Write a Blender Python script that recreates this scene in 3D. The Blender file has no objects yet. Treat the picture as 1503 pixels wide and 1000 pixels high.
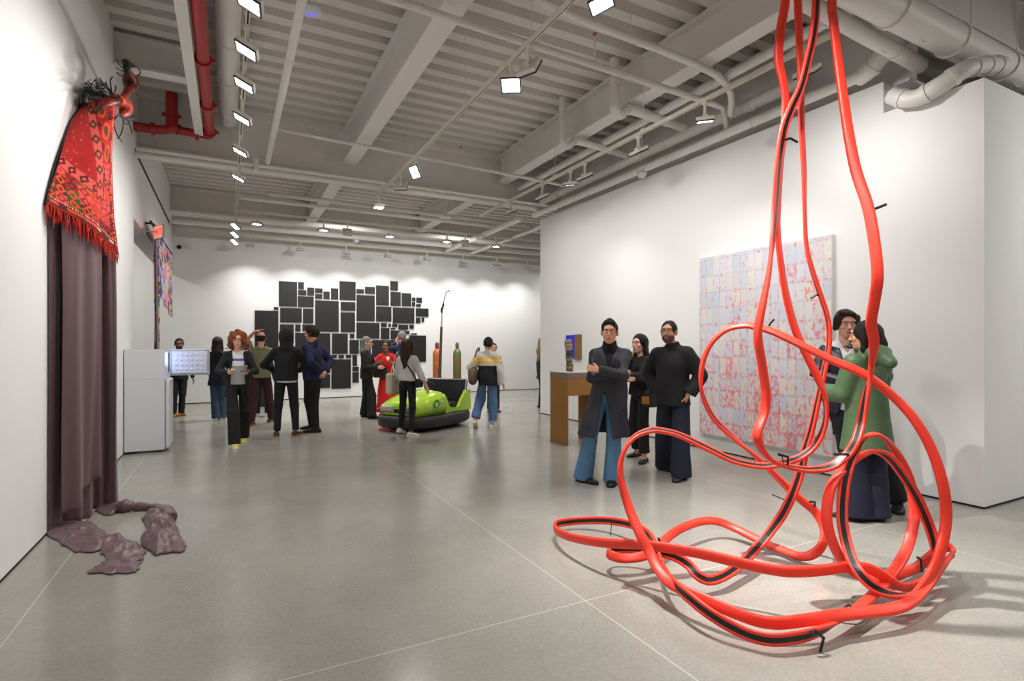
import bpy, math, random
import numpy as np
from mathutils import Vector, Matrix

# ------------------------------------------------------------------ camera, world, exposure
SC = bpy.context.scene
CAMZ = 1.52; FPX = 800.0; HX = 751.5; HY = 508.0; YAW = math.radians(27.5)
FW = Vector((math.sin(YAW), math.cos(YAW), 0)); RT = Vector((math.cos(YAW), -math.sin(YAW), 0))
cam_data = bpy.data.cameras.new('camera'); cam = bpy.data.objects.new('camera', cam_data)
SC.collection.objects.link(cam); SC.camera = cam
cam_data.sensor_width = 36.0; cam_data.lens = 36.0 * FPX / 1503.0
cam_data.shift_y = (HY - 500.0) / 1503.0; cam_data.clip_start = 0.05; cam_data.clip_end = 100
cam.location = (0, 0, CAMZ); cam.rotation_euler = (math.radians(90), 0, -YAW)
world = bpy.data.worlds.new('world'); SC.world = world; world.use_nodes = True
world.node_tree.nodes['Background'].inputs[0].default_value = (0.9, 0.92, 1.0, 1)
world.node_tree.nodes['Background'].inputs[1].default_value = 0.05
SC.view_settings.view_transform = 'Standard'; SC.view_settings.look = 'None'
SC.view_settings.exposure = 0.15; SC.view_settings.gamma = 1.0
LAMP_W = 15.0        # watts of an ordinary track lamp
WASH_W = 13.0        # watts of a wall washer

# ------------------------------------------------------------------ helpers
def ray(px, py):
    return FW + RT * ((px - HX) / FPX) + Vector((0, 0, (HY - py) / FPX))
def atD(px, py, d):
    return Vector((0, 0, CAMZ)) + ray(px, py) * d
def fl(px, py, z=0.0):
    return atz(px, py, z)
def atz(px, py, z):
    r = ray(px, py); return Vector((0, 0, CAMZ)) + r * ((z - CAMZ) / r.z)
def atX(px, py, X):
    r = ray(px, py); return Vector((0, 0, CAMZ)) + r * (X / r.x)
def atY(px, py, Y):
    r = ray(px, py); return Vector((0, 0, CAMZ)) + r * (Y / r.y)

def link(o, parent=None):
    SC.collection.objects.link(o)
    if parent is not None: o.parent = parent
    return o
def tag(o, label=None, cat=None, group=None, kind=None):
    if label: o['label'] = label
    if cat: o['category'] = cat
    if group: o['group'] = group
    if kind: o['kind'] = kind
    return o
def thing(name, label, cat, loc=(0, 0, 0), rz=0.0, group=None):
    o = bpy.data.objects.new(name, None); o.empty_display_size = 0.1
    link(o); o.location = loc; o.rotation_euler = (0, 0, rz)
    return tag(o, label, cat, group)

def srgb(c):
    if isinstance(c, str):
        c = c.lstrip('#'); c = [int(c[i:i + 2], 16) / 255 for i in (0, 2, 4)]
    return tuple(((x / 12.92) if x <= 0.04045 else ((x + 0.055) / 1.055) ** 2.4) for x in c)
MATS = {}
def mat(name, col, rough=0.6, metal=0.0, var=0.0, vscale=8.0, bump=0.0, bscale=60.0, emit=0.0, spec=0.5,
        coat=0.0, sheen=0.0, alpha=1.0, trans=0.0, emcol=None, stretch=None):
    if name in MATS: return MATS[name]
    m = bpy.data.materials.new(name); m.use_nodes = True; nt = m.node_tree; n = nt.nodes; l = nt.links
    b = n['Principled BSDF']; c = srgb(col)
    b.inputs['Base Color'].default_value = (*c, 1); b.inputs['Roughness'].default_value = rough
    b.inputs['Metallic'].default_value = metal; b.inputs['Specular IOR Level'].default_value = spec
    b.inputs['Coat Weight'].default_value = coat; b.inputs['Sheen Weight'].default_value = sheen
    b.inputs['Transmission Weight'].default_value = trans; b.inputs['Alpha'].default_value = alpha
    if emit > 0:
        b.inputs['Emission Color'].default_value = (*srgb(emcol or col), 1); b.inputs['Emission Strength'].default_value = emit
    if var > 0 or bump > 0:
        tc = n.new('ShaderNodeTexCoord'); mp = n.new('ShaderNodeMapping'); l.new(tc.outputs['Object'], mp.inputs[0])
        if stretch: mp.inputs['Scale'].default_value = stretch
    if var > 0:
        ns = n.new('ShaderNodeTexNoise'); ns.inputs['Scale'].default_value = vscale; ns.inputs['Detail'].default_value = 4
        l.new(mp.outputs[0], ns.inputs['Vector'])
        mx = n.new('ShaderNodeMix'); mx.data_type = 'RGBA'
        mx.inputs[6].default_value = (*[max(0, x * (1 - var)) for x in c], 1)
        mx.inputs[7].default_value = (*[min(1, x * (1 + var)) for x in c], 1)
        l.new(ns.outputs['Fac'], mx.inputs[0]); l.new(mx.outputs[2], b.inputs['Base Color'])
    if bump > 0:
        n2 = n.new('ShaderNodeTexNoise'); n2.inputs['Scale'].default_value = bscale; n2.inputs['Detail'].default_value = 3
        l.new(mp.outputs[0], n2.inputs['Vector'])
        bp = n.new('ShaderNodeBump'); bp.inputs['Strength'].default_value = bump; bp.inputs['Distance'].default_value = 0.01
        l.new(n2.outputs['Fac'], bp.inputs['Height']); l.new(bp.outputs[0], b.inputs['Normal'])
    MATS[name] = m
    return m

class MB:
    """collects shapes; build() links them as ONE mesh object"""
    def __init__(s): s.v = []; s.f = []; s.m = []; s.sm = []
    def add(s, vs, fs, mi=0, smooth=False):
        o = len(s.v); s.v += [tuple(v) for v in vs]
        for f in fs: s.f.append([i + o for i in f]); s.m.append(mi); s.sm.append(smooth)
    def box(s, x0, y0, z0, x1, y1, z1, mi=0, M=None, bev=0.0):
        if bev > 0:
            return s.rbox(x0, y0, z0, x1, y1, z1, bev, mi, M)
        vs = [Vector((x, y, z)) for x in (x0, x1) for y in (y0, y1) for z in (z0, z1)]
        if M is not None: vs = [M @ v for v in vs]
        s.add(vs, [(0, 1, 3, 2), (4, 6, 7, 5), (0, 4, 5, 1), (2, 3, 7, 6), (0, 2, 6, 4), (1, 5, 7, 3)], mi)
    def rbox(s, x0, y0, z0, x1, y1, z1, b, mi=0, M=None):
        # box with chamfered edges: three nested slabs hull
        vs = []; idx = {}
        X = (x0, x1); Y = (y0, y1); Z = (z0, z1); sg = (1, -1)
        for i in (0, 1):
            for j in (0, 1):
                for k in (0, 1):
                    idx[(i, j, k, 0)] = len(vs); vs.append(Vector((X[i], Y[j] + b * sg[j], Z[k] + b * sg[k])))
                    idx[(i, j, k, 1)] = len(vs); vs.append(Vector((X[i] + b * sg[i], Y[j], Z[k] + b * sg[k])))
                    idx[(i, j, k, 2)] = len(vs); vs.append(Vector((X[i] + b * sg[i], Y[j] + b * sg[j], Z[k])))
        fs = []
        for i in (0, 1):
            q = [idx[(i, j, k, 0)] for j, k in ((0, 0), (0, 1), (1, 1), (1, 0))]; fs.append(q if i == 0 else q[::-1])
            q = [idx[(j, i, k, 1)] for j, k in ((0, 0), (1, 0), (1, 1), (0, 1))]; fs.append(q if i == 0 else q[::-1])
            q = [idx[(j, k, i, 2)] for j, k in ((0, 0), (0, 1), (1, 1), (1, 0))]; fs.append(q if i == 0 else q[::-1])
        for a in (0, 1):
            for c in (0, 1):
                fs.append([idx[(a, c, 0, 0)], idx[(a, c, 0, 1)], idx[(a, c, 1, 1)], idx[(a, c, 1, 0)]])
                fs.append([idx[(a, 0, c, 0)], idx[(a, 0, c, 2)], idx[(a, 1, c, 2)], idx[(a, 1, c, 0)]])
                fs.append([idx[(0, a, c, 1)], idx[(0, a, c, 2)], idx[(1, a, c, 2)], idx[(1, a, c, 1)]])
                for k in (0, 1):
                    fs.append([idx[(a, c, k, 0)], idx[(a, c, k, 1)], idx[(a, c, k, 2)]])
        if M is not None: vs = [M @ v for v in vs]
        s.add(vs, fs, mi)
    def rings(s, rings, mi=0, smooth=True, cap=True, closed=True):
        n = len(rings[0]); vs = [p for r in rings for p in r]; fs = []
        for i in range(len(rings) - 1):
            for j in range(n if closed else n - 1):
                k = (j + 1) % n
                fs.append((i * n + j, i * n + k, (i + 1) * n + k, (i + 1) * n + j))
        s.add(vs, fs, mi, smooth)
        if cap and closed:
            s.add(rings[0], [tuple(range(n))[::-1]], mi); s.add(rings[-1], [tuple(range(n))], mi)
    def tube(s, pts, r, n=10, mi=0, cap=True, smooth=True):
        pts = [Vector(p) for p in pts]; rs = r if isinstance(r, (list, tuple)) else [r] * len(pts)
        rings = []; up = None
        for i, p in enumerate(pts):
            t = (pts[min(i + 1, len(pts) - 1)] - pts[max(i - 1, 0)]).normalized()
            if up is None:
                up = Vector((0, 0, 1)) if abs(t.z) < 0.9 else Vector((1, 0, 0))
            up = (up - t * up.dot(t)).normalized(); sd = t.cross(up)
            rings.append([p + (up * math.cos(a) + sd * math.sin(a)) * rs[i] for a in [2 * math.pi * q / n for q in range(n)]])
        s.rings(rings, mi, smooth, cap)
    def lathe(s, prof, n=20, M=None, mi=0):
        rings = []
        for r, z in prof:
            q = [Vector((r * math.cos(2 * math.pi * k / n), r * math.sin(2 * math.pi * k / n), z)) for k in range(n)]
            if M is not None: q = [M @ v for v in q]
            rings.append(q)
        s.rings(rings, mi, True, True)
    def ball(s, c, r, n=12, mi=0, M=None):
        r = r if isinstance(r, (tuple, list)) else (r, r, r); c = Vector(c); rings = []
        for i in range(n + 1):
            a = math.pi * i / n - math.pi / 2; a = max(-1.5, min(1.5, a))
            q = [Vector((r[0] * math.cos(a) * math.cos(b), r[1] * math.cos(a) * math.sin(b), r[2] * math.sin(a)))
                 for b in [2 * math.pi * k / (n * 2) for k in range(n * 2)]]
            if M is not None: q = [M @ v for v in q]
            rings.append([c + v for v in q])
        s.rings(rings, mi, True, True)
    def build(s, name, mats, parent=None, loc=None):
        me = bpy.data.meshes.new(name)
        me.from_pydata(s.v, [], s.f)
        for m in (mats if isinstance(mats, (list, tuple)) else [mats]): me.materials.append(m)
        me.polygons.foreach_set('material_index', s.m); me.polygons.foreach_set('use_smooth', s.sm)
        me.validate(); me.update()
        o = bpy.data.objects.new(name, me)
        return link(o, parent)

def bez(pts, n=8):
    """Catmull-Rom through the points"""
    P = [Vector(p) for p in pts]; out = []
    for i in range(len(P) - 1):
        a = P[max(i - 1, 0)]; b = P[i]; c = P[i + 1]; d = P[min(i + 2, len(P) - 1)]
        for k in range(n):
            t = k / n
            out.append(0.5 * ((2 * b) + (c - a) * t + (2 * a - 5 * b + 4 * c - d) * t * t + (3 * b - a - 3 * c + d) * t ** 3))
    out.append(P[-1]); return out

# ------------------------------------------------------------------ materials of the building
M_wall = mat('white_wall_paint', (0.93, 0.93, 0.925), 0.85, var=0.012, vscale=1.5, bump=0.03, bscale=90)
M_ceil = mat('ceiling_paint', (0.84, 0.82, 0.80), 0.75, var=0.03, vscale=2)
M_beam = mat('beam_paint', (0.88, 0.865, 0.85), 0.6, var=0.02, vscale=3)
M_pipe = mat('pipe_paint', (0.87, 0.86, 0.84), 0.45, var=0.02, vscale=6)
M_track = mat('track_cream', (0.84, 0.82, 0.76), 0.5)
M_gap = mat('wall_base_gap_shade', (0.10, 0.10, 0.10), 0.9)
M_dark = mat('dark_wire', (0.06, 0.06, 0.065), 0.6)
def floor_mat():
    m = bpy.data.materials.new('polished_concrete'); m.use_nodes = True; nt = m.node_tree; n = nt.nodes; l = nt.links
    b = n['Principled BSDF']; tc = n.new('ShaderNodeTexCoord')
    def noise(sc, det=5, ro=0.6):
        q = n.new('ShaderNodeTexNoise'); q.inputs['Scale'].default_value = sc; q.inputs['Detail'].default_value = det
        q.inputs['Roughness'].default_value = ro; l.new(tc.outputs['Object'], q.inputs['Vector']); return q
    big = noise(0.7, 4); fine = noise(45, 6, 0.7); med = noise(6, 5)
    cr = n.new('ShaderNodeValToRGB'); cr.color_ramp.elements[0].position = 0.3; cr.color_ramp.elements[1].position = 0.7
    cr.color_ramp.elements[0].color = (*srgb((0.555, 0.545, 0.515)), 1); cr.color_ramp.elements[1].color = (*srgb((0.625, 0.61, 0.575)), 1)
    l.new(big.outputs['Fac'], cr.inputs[0])
    mx = n.new('ShaderNodeMix'); mx.data_type = 'RGBA'; mx.blend_type = 'OVERLAY'; mx.inputs[0].default_value = 0.35
    l.new(cr.outputs[0], mx.inputs[6]); l.new(fine.outputs['Fac'], mx.inputs[7])
    mx2 = n.new('ShaderNodeMix'); mx2.data_type = 'RGBA'; mx2.blend_type = 'OVERLAY'; mx2.inputs[0].default_value = 0.06
    l.new(mx.outputs[2], mx2.inputs[6]); l.new(med.outputs['Fac'], mx2.inputs[7])
    # saw-cut joints along the slab grid
    sep = n.new('ShaderNodeSeparateXYZ'); l.new(tc.outputs['Object'], sep.inputs[0])
    def joint(out, off, pitch):
        a = n.new('ShaderNodeMath'); a.operation = 'SUBTRACT'; a.inputs[1].default_value = off - pitch / 2; l.new(out, a.inputs[0])
        d = n.new('ShaderNodeMath'); d.operation = 'FLOORED_MODULO'; d.inputs[1].default_value = pitch; l.new(a.outputs[0], d.inputs[0])
        c = n.new('ShaderNodeMath'); c.operation = 'COMPARE'; c.inputs[1].default_value = pitch / 2; c.inputs[2].default_value = 0.0035
        l.new(d.outputs[0], c.inputs[0]); return c
    jx = joint(sep.outputs[0], 1.89, 2.91); jy = joint(sep.outputs[1], 2.68, 5.82)
    mm = n.new('ShaderNodeMath'); mm.operation = 'MAXIMUM'; l.new(jx.outputs[0], mm.inputs[0]); l.new(jy.outputs[0], mm.inputs[1])
    mj = n.new('ShaderNodeMath'); mj.operation = 'MULTIPLY'; mj.inputs[1].default_value = 0.5; l.new(mm.outputs[0], mj.inputs[0])
    mx3 = n.new('ShaderNodeMix'); mx3.data_type = 'RGBA'; l.new(mj.outputs[0], mx3.inputs[0])
    l.new(mx2.outputs[2], mx3.inputs[6]); mx3.inputs[7].default_value = (*srgb((0.85, 0.84, 0.80)), 1)
    l.new(mx3.outputs[2], b.inputs['Base Color'])
    rr = n.new('ShaderNodeMapRange'); rr.inputs['To Min'].default_value = 0.19; rr.inputs['To Max'].default_value = 0.23
    l.new(med.outputs['Fac'], rr.inputs['Value']); l.new(rr.outputs[0], b.inputs['Roughness'])
    b.inputs['Specular IOR Level'].default_value = 0.5
    return m
M_floor = floor_mat()

# ------------------------------------------------------------------ room shell (metres; Y runs along the left wall)
LX = -1.30; RX = 6.24; BY = 16.6; DZ = 5.55
def struct(name, mb, m, label=None):
    o = mb.build(name, m); o['kind'] = 'structure'; o['category'] = name.split('_')[0]
    if label: o['label'] = label
    return o
b = MB(); b.box(-9, -5, -0.2, 15, BY + .4, 0); struct('floor', b, M_floor, 'polished grey concrete floor with pale joints')
b = MB(); b.box(LX - .3, -5, 0, LX, 10.2, 5.75); struct('wall_left', b, M_wall, 'white gallery wall behind the hanging rug')
b = MB(); b.box(LX - .3, 10.2, 3.5, LX, BY, 5.75); struct('wall_left_header', b, M_wall, 'white wall header above the side opening')
b = MB(); b.box(-9, BY, 0, 15, BY + .3, 4.36); struct('wall_back', b, M_wall, 'white far wall with the black panels')
b = MB(); b.box(-9, BY + .02, 4.36, 15, BY + .3, 5.75); struct('wall_back_upper', b, M_ceil, 'grey band above the far white wall')
b = MB(); b.box(RX, 3.35, 0, RX + .28, 10.6, 4.36); b.box(RX, 2.47, 0, RX + .28, 3.35, 4.02); struct('wall_right', b, M_wall, 'white freestanding wall with the pale painting')
b = MB(); b.box(RX + .28, 2.47, 0, 12, 2.75, 4.02); struct('wall_right_return', b, M_wall, 'white wall turning the corner at far right')
b = MB(); b.box(-1.6, -5.3, 0, 12.3, -5, 5.75); struct('wall_front', b, M_wall, 'white wall behind the viewer')
b = MB(); b.box(12, -5, 0, 12.3, 2.75, 5.75); struct('wall_far_right', b, M_wall, 'white wall of the adjoining room')
b = MB(); b.box(15, 2.47, 0, 15.3, BY, 5.75); struct('wall_annex_right', b, M_wall, 'white wall beyond the freestanding wall')
b = MB(); b.box(-9.3, 9.9, 0, -9, BY, 5.75); b.box(-9, 9.9, 0, LX - .3, 10.2, 5.75); struct('wall_annex_left', b, M_wall, 'white walls of the room through the opening')
b = MB(); b.box(LX, -5, 0, LX + .004, 10.2, .014); b.box(LX - .3, 10.2, 0, LX, 10.204, .014); struct('shadowgap_left', b, M_gap)  # dark strips coloured as the shade of the reveal at the wall foot
b = MB(); b.box(-9, BY - .004, 0, 15, BY, .02); struct('shadowgap_back', b, M_gap)
b = MB(); b.box(RX - .004, 2.466, 0, RX, 10.604, .018); b.box(RX, 2.466, 0, 12, 2.47, .018); struct('shadowgap_right', b, M_gap)
# corrugated deck, ribs along X
b = MB(); ys = []; pitch = 0.34; y = -5.0
prof = []
while y < BY + .3:
    prof += [(y, DZ), (y + .16, DZ), (y + .19, DZ + .11), (y + .31, DZ + .11)]
    y += pitch
prof.append((y, DZ))
vs = []
for (yy, zz) in prof: vs += [(-9.3, yy, zz), (15.3, yy, zz)]
n_ = len(prof); fs = [(2 * i, 2 * i + 1, 2 * i + 3, 2 * i + 2) for i in range(n_ - 1)]
vs += [(-9.3, -5, DZ + .2), (15.3, -5, DZ + .2), (15.3, y, DZ + .2), (-9.3, y, DZ + .2)]
fs.append((2 * n_, 2 * n_ + 3, 2 * n_ + 2, 2 * n_ + 1))
b.add(vs, fs); struct('ceiling', b, M_ceil, 'pale corrugated metal ceiling deck')

NB = [0]
def beam(axis, c, a0, a1, zb, zt, fw=0.26, ft=0.03, label='', m=None):
    b = MB(); h = fw / 2
    def bx(u0, v0, z0, u1, v1, z1):
        if axis == 'Y': b.box(u0, v0, z0, u1, v1, z1)
        else: b.box(v0, u0, z0, v1, u1, z1)
    bx(c - h, a0, zb, c + h, a1, zb + ft); bx(c - .012, a0, zb + ft, c + .012, a1, zt - ft); bx(c - h, a0, zt - ft, c + h, a1, zt)
    NB[0] += 1
    o = b.build('trim_%d' % NB[0], m or M_beam); o['kind'] = 'structure'; o['label'] = label
    return o
beam('Y', 2.02, -5, 10.47, 4.93, DZ, label='painted steel beam over the middle of the room')
beam('Y', 5.2, -5, 10.47, 5.0, DZ, label='painted steel beam near the right wall')
beam('Y', 2.02, 10.75, BY, 4.93, DZ, label='painted steel beam of the far bay')
beam('Y', 5.2, 10.75, BY, 5.0, DZ, label='painted steel beam of the far bay at right')
beam('X', 10.6, LX, 15, 4.68, DZ, fw=.28, label='deep cross girder spanning the room')
beam('X', 16.2, LX, 15, 4.85, DZ, fw=.28, label='cross girder by the far wall')
beam('X', 8.62, LX, -.42, 5.12, DZ, fw=.2, label='short cross beam by the left wall')
beam('Y', -.42, -5, 10.4, 4.93, DZ, fw=.12, label='narrow steel beam near the left wall')
beam('Y', 6.6, 3.2, 10.47, 4.36, DZ, fw=.3, label='deep edge beam above the right wall')
beam('X', 2.9, 5.33, 15, 4.8, DZ, fw=.25, label='cross beam above the right corner')
# ------------------------------------------------------------------ lighting tracks and their square heads
TZ = 4.35
M_lens = mat('lamp_lens', (1, 1, 1), 0.4, emit=9.0, emcol=(0.93, 0.96, 1.0))
M_lens_off = mat('lamp_lens_off', (0.55, 0.55, 0.55), 0.3)
M_head = mat('lamp_head_cream', (0.86, 0.85, 0.80), 0.5)
M_bezel = mat('lamp_bezel', (0.22, 0.22, 0.24), 0.5)
def track(axis, c, a0, a1, label, drops):
    t = thing('lighting_track', label, 'light track', (0, 0, 0))
    b = MB()
    w = .018
    def bx(u0, v0, z0, u1, v1, z1, mi=0):
        if axis == 'Y': b.box(u0, v0, z0, u1, v1, z1, mi)
        else: b.box(v0, u0, z0, v1, u1, z1, mi)
    bx(c - w, a0, TZ - .012, c - .007, a1, TZ + .035); bx(c + .007, a0, TZ - .012, c + w, a1, TZ + .035)
    bx(c - .008, a0, TZ + .01, c + .008, a1, TZ + .034, 1)
    b.build('rail', [M_track, M_bezel], t)
    for d in drops:
        b = MB(); p = (c, d) if axis == 'Y' else (d, c)
        b.tube([(p[0], p[1], TZ + .035), (p[0], p[1], DZ)], .004, 6); b.box(p[0] - .03, p[1] - .03, TZ + .03, p[0] + .03, p[1] + .03, TZ + .05)
        b.build('hanger_rod', M_pipe, t)
    return t
track('Y', .15, -3.5, 15.6, 'cream lighting track along the left side of the room', (1, 4, 7, 9.8, 12.4, 15))
track('Y', 2.5, -3.5, 10.4, 'long cream lighting track down the middle of the ceiling', (1, 3.5, 6, 8.4, 10.2))
track('Y', 4.88, 3.0, 10.9, 'cream lighting track facing the wall of the pale painting', (3.4, 5.6, 7.8, 9.9))
track('X', 12.8, .19, 9.5, 'cream lighting track crossing the far bay', (1, 3, 5, 7, 9))
track('X', 15.7, .19, 12, 'cream lighting track just before the far wall', (.8, 3, 5.2, 7.4, 9.6, 11.8))

def head_meshes():
    o = {}
    b = MB(); b.box(-.02, -.035, -.03, .02, .035, .0); b.box(-.014, -.014, -.17, .014, .014, -.03); o['stem'] = b
    b = MB(); b.rbox(-.1, -.095, -.02, .1, .095, .022, .006); b.box(-.03, -.03, .022, .03, .03, .05); o['head'] = b
    b = MB()
    for q in ((-.1, -.095, .1, -.083), (-.1, .083, .1, .095), (-.1, -.083, -.087, .083), (.087, -.083, .1, .083)): b.box(q[0], q[1], -.034, q[2], q[3], -.02)
    o['bezel'] = b
    b = MB(); b.box(-.087, -.083, -.026, .087, .083, -.0205); o['lens'] = b
    r = {}
    for k, mt in (('stem', M_head), ('head', M_head), ('bezel', M_bezel), ('lens', M_lens)):
        ob = o[k].build(k, mt); r[k] = ob.data; SC.collection.objects.unlink(ob); bpy.data.objects.remove(ob)
    r['lens_off'] = r['lens'].copy(); r['lens_off'].materials[0] = M_lens_off
    return r
HM = head_meshes()
ORD = ['nearest', 'second', 'third', 'fourth', 'fifth', 'sixth', 'seventh', 'eighth', 'ninth', 'tenth', 'eleventh']
def track_light(x, y, aim, lit, label, group, watts=None, spread=150, glow=True):
    """aim: a world point the head faces"""
    t = thing('track_light', label, 'track light', (x, y, TZ - .012), 0, group)
    for k in ('stem',):
        link(bpy.data.objects.new(k, HM[k]), t)
    piv = Vector((x, y, TZ - .012 - .2)); d = (Vector(aim) - piv).normalized()
    q = (-d).to_track_quat('Z', 'Y')
    h = bpy.data.objects.new('head', HM['head']); link(h, t); h.location = (0, 0, -.2); h.rotation_mode = 'QUATERNION'; h.rotation_quaternion = q
    link(bpy.data.objects.new('bezel', HM['bezel']), h); link(bpy.data.objects.new('lens', HM['lens' if lit and glow else 'lens_off']), h)
    if lit:
        ld = bpy.data.lights.new('lamp', 'AREA'); ld.shape = 'RECTANGLE'; ld.size = ld.size_y = .12 if spread > 100 else .06; ld.energy = watts or LAMP_W
        ld.spread = math.radians(spread); ld.color = (1.0, 0.975, 0.94)
        lo = bpy.data.objects.new('lamp', ld); link(lo, h); lo.location = (0, 0, -.036)
    return t
def ty(px, X): # distance along a track at X that shows at column px
    return atX(px, 200, X).y
# track 1, lights the left wall
ys1 = [atz(372, 0, TZ - .2).y] + [atz(p, q, TZ - .2).y for p, q in ((365, 70), (358, 120), (352, 170), (348, 219), (346, 258))] + [13.3, 14.3, 15.3]
G1 = 'square heads on the left track'
for i, y in enumerate(ys1):
    far = i > 5
    track_light(.15, y, (LX, y + .15 if not far else y - .7, 1.2 if not far else 2.2), True, '%s lit square head on the left ceiling track' % ORD[i], G1, WASH_W * (.85 if not far else .3), spread=150 if not far else 110)
for i, y in enumerate((-2.4, -.9, .5, 1.8)):  # track runs on overhead; these unseen heads are added as light sources
    track_light(.15, y, (LX, y + .4, 1.6), True, 'added unseen square head on the left track, overhead and behind the viewer', 'added track heads behind the viewer', WASH_W * .55)
# track 2 (middle)
G2 = 'square heads on the middle track'
spec2 = [((893, 5), (3.5, 2.3, 0), 1, 'large bright square head at the top edge of the middle track'),
         ((785, 100), (6.2, 6.2, 1.4), 1, 'lit head on the middle track turned to the right wall'),
         ((757, 124), (1.6, 3.4, 0), 1, 'lit head on the middle track facing down toward the viewer'),
         ((611, 252), (LX, 6.4, 1.6), 1, 'lit head on the middle track tilted toward the left wall'),
         ((590, 272), (5.2, 13.4, 0), 0, 'head on the middle track seen from its unlit back'),
         ((559, 303), (2.5, 9.9, 0), 1, 'last lit head at the far end of the middle track')]
for i2, (p, a, lit, lb) in enumerate(spec2):
    y = atz(p[0], p[1], TZ - .21).y
    track_light(2.5, y, a, True, lb, G2, LAMP_W * (3.4, 1.0, 1.1, 1.1, 1.1, 1.1)[i2], glow=bool(lit), spread=(75, 105, 100, 105, 105, 100)[i2])
for i, (y, a) in enumerate(((-2.6, (4, -2, 0)), (-1.0, (1.2, .4, 0)), (.6, (3.5, 1.6, 0)), (1.7, (4.6, 2.6, 0)))):  # more unseen heads added for light, the last two toward the sculpture
    track_light(2.5, y, a, True, 'added unseen square head on the middle track, overhead and behind the viewer', 'added track heads behind the viewer', LAMP_W * (.6, .5, .5, .8)[i], spread=(110, 110, 80, 80)[i])
# track 4 (right wall)
G4 = 'square heads facing the right wall'
for i, (px, lit) in enumerate(((1035, 1), (937, 0), (858, 0), (837, 1), (796, 0), (750, 0))):
    y = ty(px, 4.88)
    ax = (RX, y, 1.4) if not lit else (5.6, y + .7, 0)
    track_light(4.88, y, ax, True, '%s square head on the right ceiling track, %s' % (ORD[i], 'lens glowing' if lit else 'seen from behind'), G4, WASH_W * .55 if not lit else LAMP_W * .8, glow=bool(lit), spread=150 if not lit else 110)
track_light(4.88, 3.3, (RX, 3.6, 1.9), True, 'square head at the near end of the right ceiling track', G4, WASH_W * 1.35)
# track 3 (far bay)
G3 = 'square heads on the crossing track'
for i, (px, lit) in enumerate(((377, 1), (475, 1), (510, 0), (572, 1), (656, 1), (683, 0), (728, 1))):
    x = atY(px, 330, 12.8).x
    ax = (x - .2, 12.7, 0) if lit else (x + .3, BY, 1.0)
    track_light(x, 12.8, ax, True, '%s head from the left on the crossing track, %s' % (ORD[i] if i else 'first', 'glowing' if lit else 'turned away'), G3, LAMP_W * (1.5 if lit else 1.7), glow=bool(lit), spread=100 if lit else 150)
for x in (8.2, 9.2):
    track_light(x, 12.8, (x - 1, 10.6, 0), True, 'head on the crossing track hidden past the right wall', 'hidden far heads', LAMP_W)
# track 5 (back wall washers)
G5 = 'unlit-backed heads washing the far wall'
for i, px in enumerate((367, 441, 508, 569, 627, 680, 729, 775)):
    x = atY(px, 380, 15.7).x
    track_light(x, 15.7, (x, BY, .9), True, '%s wall-washing head from the left before the far wall' % (ORD[i] if i else 'first'), G5, WASH_W * .82, spread=105)
for x in (10.8, 11.8):
    track_light(x, 15.7, (x - .4, BY, 1.2), True, 'wall-washing head hidden past the right wall', 'hidden far heads', WASH_W * 1.3)
# left annex: its own ceiling heads
for i, (x, y) in enumerate(((-4.6, 14.6), (-3.0, 14.6), (-6.2, 14.6))):
    track_light(x, y, (x, BY, 2), True, 'track head in the room through the left opening', 'annex heads', WASH_W * 1.5)
for i, (x, y) in enumerate(((8.6, 0.2), (10.6, .2), (8.4, -2.5))):  # unseen heads added to brighten the wall past the corner
    track_light(x, y, (x - (.8 if i == 0 else 0), 2.47, 1.5) if i < 2 else (7, -1, 0), True, 'unseen track head added for light right of the corner', 'added right side heads', WASH_W * 2.6)
track('X', 14.6, -7, -2.2, 'lighting track in the room through the left opening', (-6, -3))
track('X', .2, 7.6, 11.4, 'unseen lighting track for the added heads right of the corner', (8, 11))

# ------------------------------------------------------------------ pipes
M_red = mat('red_pipe_paint', (0.66, 0.13, 0.12), 0.4, var=0.05, vscale=5)
M_seam = mat('pipe_seam', (0.62, 0.61, 0.60), 0.6)
def pipe(pts, r, label, m=None, bands=0, n=14, cat='pipe', name='ceiling_pipe', smooth=0, rods=()):
    m = m or M_pipe
    t = thing(name, label, cat)
    P = bez(pts, smooth) if smooth else [Vector(p) for p in pts]
    b = MB(); b.tube(P, r, n); b.build('pipe_run', m, t)
    for k in range(bands):
        f = (k + .5) / bands; L = [(P[i + 1] - P[i]).length for i in range(len(P) - 1)]; d = f * sum(L); i = 0
        while d > L[i] and i < len(L) - 1: d -= L[i]; i += 1
        dr = (P[i + 1] - P[i]).normalized(); c = P[i] + dr * d
        b = MB(); b.tube([c - dr * .02, c + dr * .02], r * 1.12, n); b.build('coupling', m, t)
    for q in rods:
        q = Vector(q); b = MB(); b.tube([q, (q.x, q.y, DZ)], .005, 6)
        b.tube([(q.x + (r + .012) * math.cos(a), q.y, q.z + (r + .012) * math.sin(a)) for a in [k * math.pi / 6 for k in range(13)]], .005, 5)
        b.build('hanger', M_pipe, t)
    return t
pipe([(0, -5, 5.34), (0, 10.35, 5.34)], .14, 'wide pale duct pipe beside the left lighting track', bands=14)
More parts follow.
